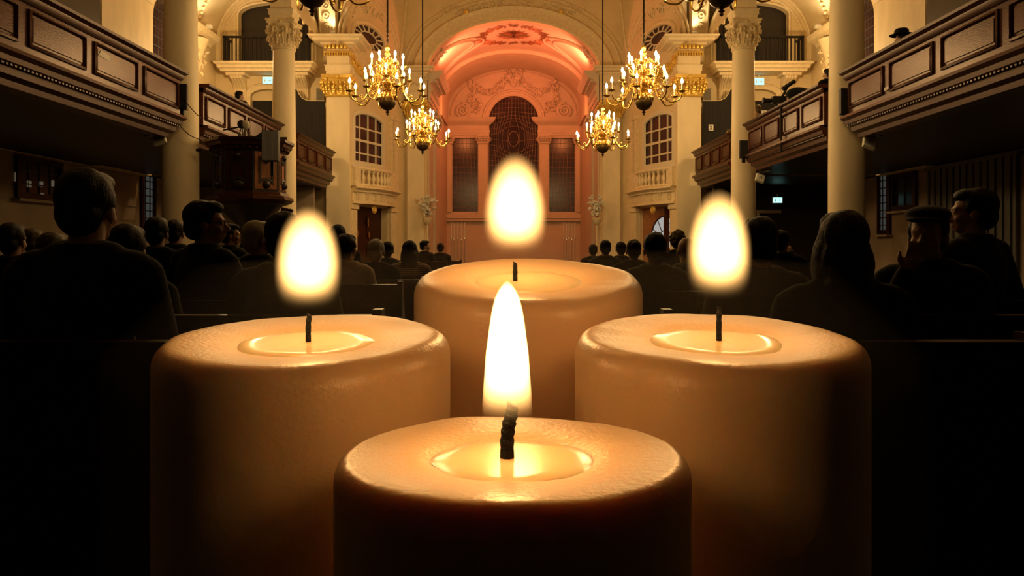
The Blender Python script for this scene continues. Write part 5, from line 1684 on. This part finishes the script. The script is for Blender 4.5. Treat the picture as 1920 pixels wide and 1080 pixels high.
# video camera on its stand by the leaning person
c = W(1468, 186, 19.0)
t = thing('video_camera', (c.x, c.y, 3.4), 'black video camera with a long tube on top at the right gallery rail', 'camera')
m = M(); m.box(c.x - .26, c.x + .06, c.y - .08, c.y + .08, c.z - .1, c.z + .06); m.build('camera_body', 'black_paint', t)
m = M(); m.lathe([(.05, 0), (.05, .16), (.065, .17), (.065, .22), (.055, .22)], (0, 0, 0), 14, lambda x, y, z: Vector((c.x - .26 - z, c.y + x, c.z - .03 + y))); m.build('lens', 'black_paint', t)
m = M(); m.tube([W(1467, 167, 19.0), W(1490, 152, 19.0)], .05, 10); m.tube([W(1478, 160, 19.0), c + Vector((-.02, 0, .05))], .03, 8); m.build('tube_light', 'black_paint', t)
m = M(); m.tube([c + Vector((-.05, 0, -.1)), (c.x - .05, c.y, 2.3)], .025, 8); m.build('post', 'iron', t)
# dark cloth heap left of it
m = M()
for i in range(9):
    p = W(1496 + 5 * i, 176 + 1.0 * i, 18.6 - .02 * i); m.ellip(p, (.28, .16, .16), None, 12, 8)
p = bake(m, 'draped_coat', .02, 6); p.materials.append(MAT['black_cloth'])
for v in p.vertices: v.co.z += H
o = bpy.data.objects.new('draped_coat', p); COL.objects.link(o)
tag(o, 'dark coat draped over the right gallery rail beside the video camera', 'coat')
# bright reflections on the gallery fronts, put in as white patches
def ledge_patch(u, v, y, w, h, label, tilt):
    c = W(u, v, y)
    m = M()
    q = Matrix.Rotation(R(tilt), 3, 'X')
    m.box(-w / 2, w / 2, -h / 2, h / 2, -.003, .003, lambda a, b, d: c + q @ Vector((a, b, d)))
    return tag(m.build('reflection_patch', 'paper'), label, 'paper')

def front_patch(u, v, sx, w, h, label):
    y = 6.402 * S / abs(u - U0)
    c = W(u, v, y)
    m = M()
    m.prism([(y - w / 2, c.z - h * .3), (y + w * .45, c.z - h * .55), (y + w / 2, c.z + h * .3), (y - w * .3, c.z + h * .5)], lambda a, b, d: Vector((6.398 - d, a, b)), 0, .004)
    tag(m.build('reflection_patch', 'paper', None, sx), label, 'paper')
front_patch(195, 104, -1, .34, .11, 'small white patch standing for a reflection on the nearest left gallery front')
front_patch(1664, 165, 1, .22, .07, 'small white patch standing for a reflection on the nearest right gallery front')

# ------------------------------------------------------------------ the four candles and their table
TZ = -.33        # table top, measured from the camera level
t = thing('candle_table', (0, .47, FL), 'small dark round table carrying the four big candles', 'table')
m = M(); m.lathe([(.235, TZ - .03), (.25, TZ - .022), (.25, TZ - .008), (.24, TZ)], (0, .49, 0), 48); m.build('table_top', 'table_wood', t)
m = M(); m.lathe([(.03, FL + .05), (.035, FL + .3), (.025, TZ - .3), (.05, TZ - .03)], (0, .49, 0), 20); m.build('stem', 'table_wood', t)
for k in range(3):
    a = PI / 2 + 2 * PI * k / 3
    m = M(); m.tube(catmull([(0, .49, FL + .22), (.12 * math.cos(a), .49 + .12 * math.sin(a), FL + .16), (.26 * math.cos(a), .49 + .26 * math.sin(a), FL + .015)], 5), .018, 8); m.build('leg', 'table_wood', t)

def flame_mesh(prof, n=28):
    m = M(); m.lathe(prof, (0, 0, 0), n); return m

FLAMES = []
def candle(u, vtop, y, wpx, label, fl, wick, soft, power, seed):
    """u, vtop: centre of the wax surface; fl = (tip v, foot v, half width px, v of the widest place)"""
    c = W(u, vtop, y)
    r = wpx / 2 / S * y
    t = thing('large_candle', (c.x, c.y, TZ), label, 'candle', 'big pillar candles')
    rnd = random.Random(seed)
    n = 96
    tilt = soft[4] if soft else 0.0      # burnt down unevenly, lower on the near side
    rc = r * (.12 if soft else .09)          # rounding of the rim
    prof = [(r * .97, TZ), (r * .995, TZ + .006), (r, TZ + .012), (r, c.z - rc * 2.4)]
    for i in range(9):
        q = PI / 2 * i / 8
        prof.append((r - rc * 1.0 * (1 - math.cos(q)), c.z - rc * 1.2 + rc * 1.2 * math.sin(q)))
    prof += [(r * .84, c.z + .0), (r * .74, c.z - r * .008), (r * .60, c.z - r * .02), (r * .50, c.z - r * .035), (r * .46, c.z - r * .05), (r * .25, c.z - r * .055), (.0005, c.z - r * .055)]
    m = M()
    k0 = len(prof)
    m.lathe(prof, (c.x, c.y, 0), n)
    cx, cy = c.x, c.y
    for p in m.v:
        a = math.atan2(p.y - cy, p.x - cx); q = math.hypot(p.x - cx, p.y - cy)
        if p.z > c.z - r * .5:
            w = noise.noise(Vector((math.cos(a) * 1.3 + seed, math.sin(a) * 1.3, 0)))
            w2 = noise.noise(Vector((math.cos(a) * 4 + seed, math.sin(a) * 4, q * 30)))
            p.z += (w * .016 + w2 * .005) * r * min(1, q / r * 1.2) + (p.y - cy) * tilt * min(1, (p.z - c.z + r * .5) / (r * .3))
            p.x += (p.x - cx) * w2 * .004; p.y += (p.y - cy) * w2 * .004
    b = m.build('wax_body', 'wax', t, sharp=80)
    m = M()
    vs = []; fs = []
    for j, q in enumerate((0, .2, .34, .43, .47)):
        for i in range(64):
            a = 2 * PI * i / 64
            e = 1 + .10 * noise.noise(Vector((math.cos(a) * 1.6 + seed, math.sin(a) * 1.6, 3)))
            vs.append((cx + r * q * e * math.cos(a), cy + r * q * e * math.sin(a), c.z - r * (.040 if q < .46 else .052) + r * q * e * math.sin(a) * tilt))
    for j in range(4):
        for i in range(64): fs.append((j * 64 + i, j * 64 + (i + 1) % 64, j * 64 + 64 + (i + 1) % 64, j * 64 + 64 + i))
    m.add(vs, fs)
    m.build('melted_pool', 'melted_wax', t, merge=True)
    # wick
    m = M()
    wp, wr = [], []
    for (uu, vv, rr) in wick:
        p = W(uu, vv, y); wp.append(p); wr.append(rr / S * y)
    wp[0].z = c.z - r * .06
    wp = catmull(wp, 5)
    rs = []
    for i in range(len(wp)):
        q = i / (len(wp) - 1) * (len(wr) - 1); j = min(int(q), len(wr) - 2)
        rs.append((wr[j] + (wr[j + 1] - wr[j]) * (q - j)) * (1 + .06 * math.sin(i * 1.9) + .05 * math.sin(i * 4.1)))
    m.tube(wp, rs, 9)
    # slanted, frayed tip
    for p in m.v[-9:]:
        p.z += (wp[-1].x - p.x) * .55
    m.build('wick', 'wick_black', t, sharp=25)
    # flame
    tip, foot, hw, vw = fl
    px = y / S
    base = W(wick[0][0], foot, y)
    zt, zm = (foot - tip) * px, (foot - vw) * px
    a = hw * px
    mt = 'flame_gas_%d' % seed
    if soft:
        flame_material(mt, a * 1.0, 0, zm, zt, soft[0] / a, soft[1], zt * soft[2], zt * soft[3])
        pr = []
        for i in range(15):
            z = zt * i / 14
            d = max(0, (z - zm) / (zt - zm)) ** 2 + max(0, (zm - z) / zm) ** 3
            pr.append((max(.0002, a * 1.0 * math.sqrt(max(0, 1 - d))), z))
    else:
        flame_material(mt, a * 1.3, 0, zm, zt * 1.25, 20 / a, .5, zt * .15, zt * .60)
        pr = [(max(.0002, q * px), (foot - vv) * px) for vv, q in FRONT]
    m = M(); m.lathe(pr, (0, 0, 0), 40)
    me_o = m.build('flame', mt, None, up=0, sharp=180)
    # put the flame's own origin at its foot
    off = me_o.location.copy()
    for v in me_o.data.vertices: v.co += off
    me_o.location = (0, 0, 0)
    me_o.parent = t
    me_o.location = Vector((base.x - c.x, base.y - c.y, base.z - TZ))
    ld = bpy.data.lights.new('candle_flame_light', 'POINT')
    ld.energy = power; ld.color = (1.0, .52, .19); ld.shadow_soft_size = a * .8
    lo = bpy.data.objects.new('candle_flame_light', ld); COL.objects.link(lo)
    lo.location = (base.x, base.y, base.z + H + zt * .55)
    return t
FRONT = [(845, 44), (825, 48.5), (800, 49), (768, 47.5), (740, 46), (715, 44), (690, 42), (661, 40), (635, 36.5), (607, 33), (580, 28.5), (560, 23.5), (545, 17), (535, 10), (529, 4), (527, .6)]
candle(961, 845, .300, 656, 'front pillar candle with a tall pointed flame and black wick, nearest of the four',
       (527, 848, 49, 770), [(951, 850, 13.5), (951, 825, 13), (954, 798, 13), (959, 775, 12.5), (961, 758, 10.5)], None, .054, 1)
candle(576, 630, .455, 535, 'left pillar candle with a white egg-shaped flame, behind the front candle',
       (381, 604, 64, 500), [(578, 634, 5.2), (578, 612, 5.2), (580, 590, 4.5)], (15, 2.0, .06, .50, .085), .125, 2)
candle(1344, 628, .455, 530, 'right pillar candle with a white egg-shaped flame, behind the front candle',
       (350, 586, 62, 478), [(1348, 632, 5.2), (1348, 606, 5.2), (1349, 576, 4.5)], (15, 2.0, .06, .50, .085), .125, 3)
candle(990, 518, .640, 425, 'rearmost pillar candle with a white egg-shaped flame, straight behind the front flame',
       (281, 505, 63, 405), [(966, 522, 4.5), (966, 508, 4.5), (966, 492, 3.8)], (15, 2.0, .06, .50, .16), .24, 4)

# faint haze added round the flames to spread their glow
m, nt, out = nodes('glow_haze')
v = nt.nodes.new('ShaderNodeVolumeScatter'); v.inputs['Color'].default_value = (.95, .85, .7, 1); v.inputs['Density'].default_value = .10; v.inputs['Anisotropy'].default_value = .3
nt.links.new(v.outputs['Volume'], out.inputs['Volume'])
try: m.cycles.homogeneous_volume = True
except Exception: pass
m = M(); m.lathe([(.02, -.30), (.20, -.29), (.25, -.18), (.25, -.06), (.20, -.01), (.02, .005)], (0, .54, 0), 40)
o = m.build('candle_haze', 'glow_haze')
tag(o, 'faint warm haze added for the glow around the candle flames', 'haze', kind='stuff')

# ------------------------------------------------------------------ lamps
def light(kind, name, loc, energy, col, up=H, **kw):
    d = bpy.data.lights.new(name, kind); d.energy = energy; d.color = col
    for k, v in kw.items(): setattr(d, k, v)
    o = bpy.data.objects.new(name, d); COL.objects.link(o); o.location = (loc[0], loc[1], loc[2] + up)
    return o
def aim(o, to, up=H):
    d = Vector((to[0], to[1], to[2] + up)) - o.location
    o.rotation_euler = d.to_track_quat('-Z', 'Y').to_euler()
WARM = (1.0, .66, .27)
for ci, o in enumerate(CHP):
    R_ = Matrix.Rotation(o.rotation_euler.z, 3, 'Z')
    for b in BULBS:
        p = o.location + R_ @ b
        light('POINT', 'bulb_light', p, 13.0 if ci < 4 else 6.5, WARM, up=0, shadow_soft_size=.03)
# chancel: pink floods on the side cornices washing the vault, and a weaker wash on the walls below
PINK = (1.0, .20, .085)
for sx in (1, -1):
    o = light('SPOT', 'chancel_flood', (sx * 2.95, 34.6, 7.5), 620, PINK, spot_size=R(150), spot_blend=.6, shadow_soft_size=.15); aim(o, (sx * .6, 35.6, 9.6))
    o = light('SPOT', 'chancel_flood', (sx * 2.9, 36.0, 6.3), 210, (1.0, .26, .07), spot_size=R(140), spot_blend=.8, shadow_soft_size=.2); aim(o, (-sx * 1.0, 42, 6.2))
    o = light('SPOT', 'chancel_wash', (sx * 2.2, 33.6, 7.9), 75, (1.0, .42, .16), spot_size=R(130), spot_blend=.8, shadow_soft_size=.2); aim(o, (-sx * 2.0, 41, 2.0))
    # uplights on the cornices of the piers and the aisle corbels
    for (x, y, z, e, tgt) in ((6.4, 28.35, 7.62, 80, (6.5, 27.6, 10.5)), (10.35, 27.2, 7.55, 100, (9.8, 27.6, 9.8))):
        t = thing('uplight', (x, y, z), 'small uplight on the %s cornice of the %s side' % ('gilded pier' if x < 8 else 'aisle corbel', SIDE[sx]), 'lamp', 'small uplights', sx=sx)
        m = M(); m.box(x - .1, x + .1, y - .06, y + .06, z - .08, z + .02); m.build('housing', 'white_metal', t, sx)
        m = M(); m.box(x - .08, x + .08, y - .045, y + .045, z + .02, z + .028); m.build('lamp_glass', 'lamp_face', t, sx)
        o = light('SPOT', 'uplight_beam', (sx * x, y - .02, z + .08), e, (1.0, .80, .46), spot_size=R(125), spot_blend=.7, shadow_soft_size=.05); aim(o, (sx * tgt[0], tgt[1], tgt[2]))
    # unseen fill lights added to brighten the aisle end walls
    light('POINT', 'aisle_fill', (sx * 8.9, 25.5, 6.0), 260, (1.0, .66, .28), shadow_soft_size=.2)

# ------------------------------------------------------------------ world, camera, view
w = bpy.data.worlds.new('World'); scene.world = w; w.use_nodes = True
w.node_tree.nodes['Background'].inputs['Color'].default_value = (.0015, .0012, .001, 1)
w.node_tree.nodes['Background'].inputs['Strength'].default_value = 1.0
cam = bpy.data.cameras.new('Camera'); co = bpy.data.objects.new('Camera', cam); COL.objects.link(co)
cam.sensor_width = 36.0; cam.lens = 36.0 * S / 1920
cam.shift_x = -(U0 - 960) / 1920; cam.shift_y = -(540 - V0) / 1920
cam.clip_start = .01; cam.clip_end = 200
co.location = (0, 0, H); co.rotation_euler = (PI / 2, 0, 0)
scene.camera = co
vs_ = scene.view_settings
vs_.view_transform = 'Standard'; vs_.look = 'None'; vs_.gamma = 1.0; vs_.exposure = 0.0; vs_.use_curve_mapping = False
scene.cycles.max_bounces = 5; scene.cycles.diffuse_bounces = 3; scene.cycles.glossy_bounces = 3
scene.cycles.volume_bounces = 0; scene.cycles.transparent_max_bounces = 12
scene.cycles.sample_clamp_indirect = 4.0
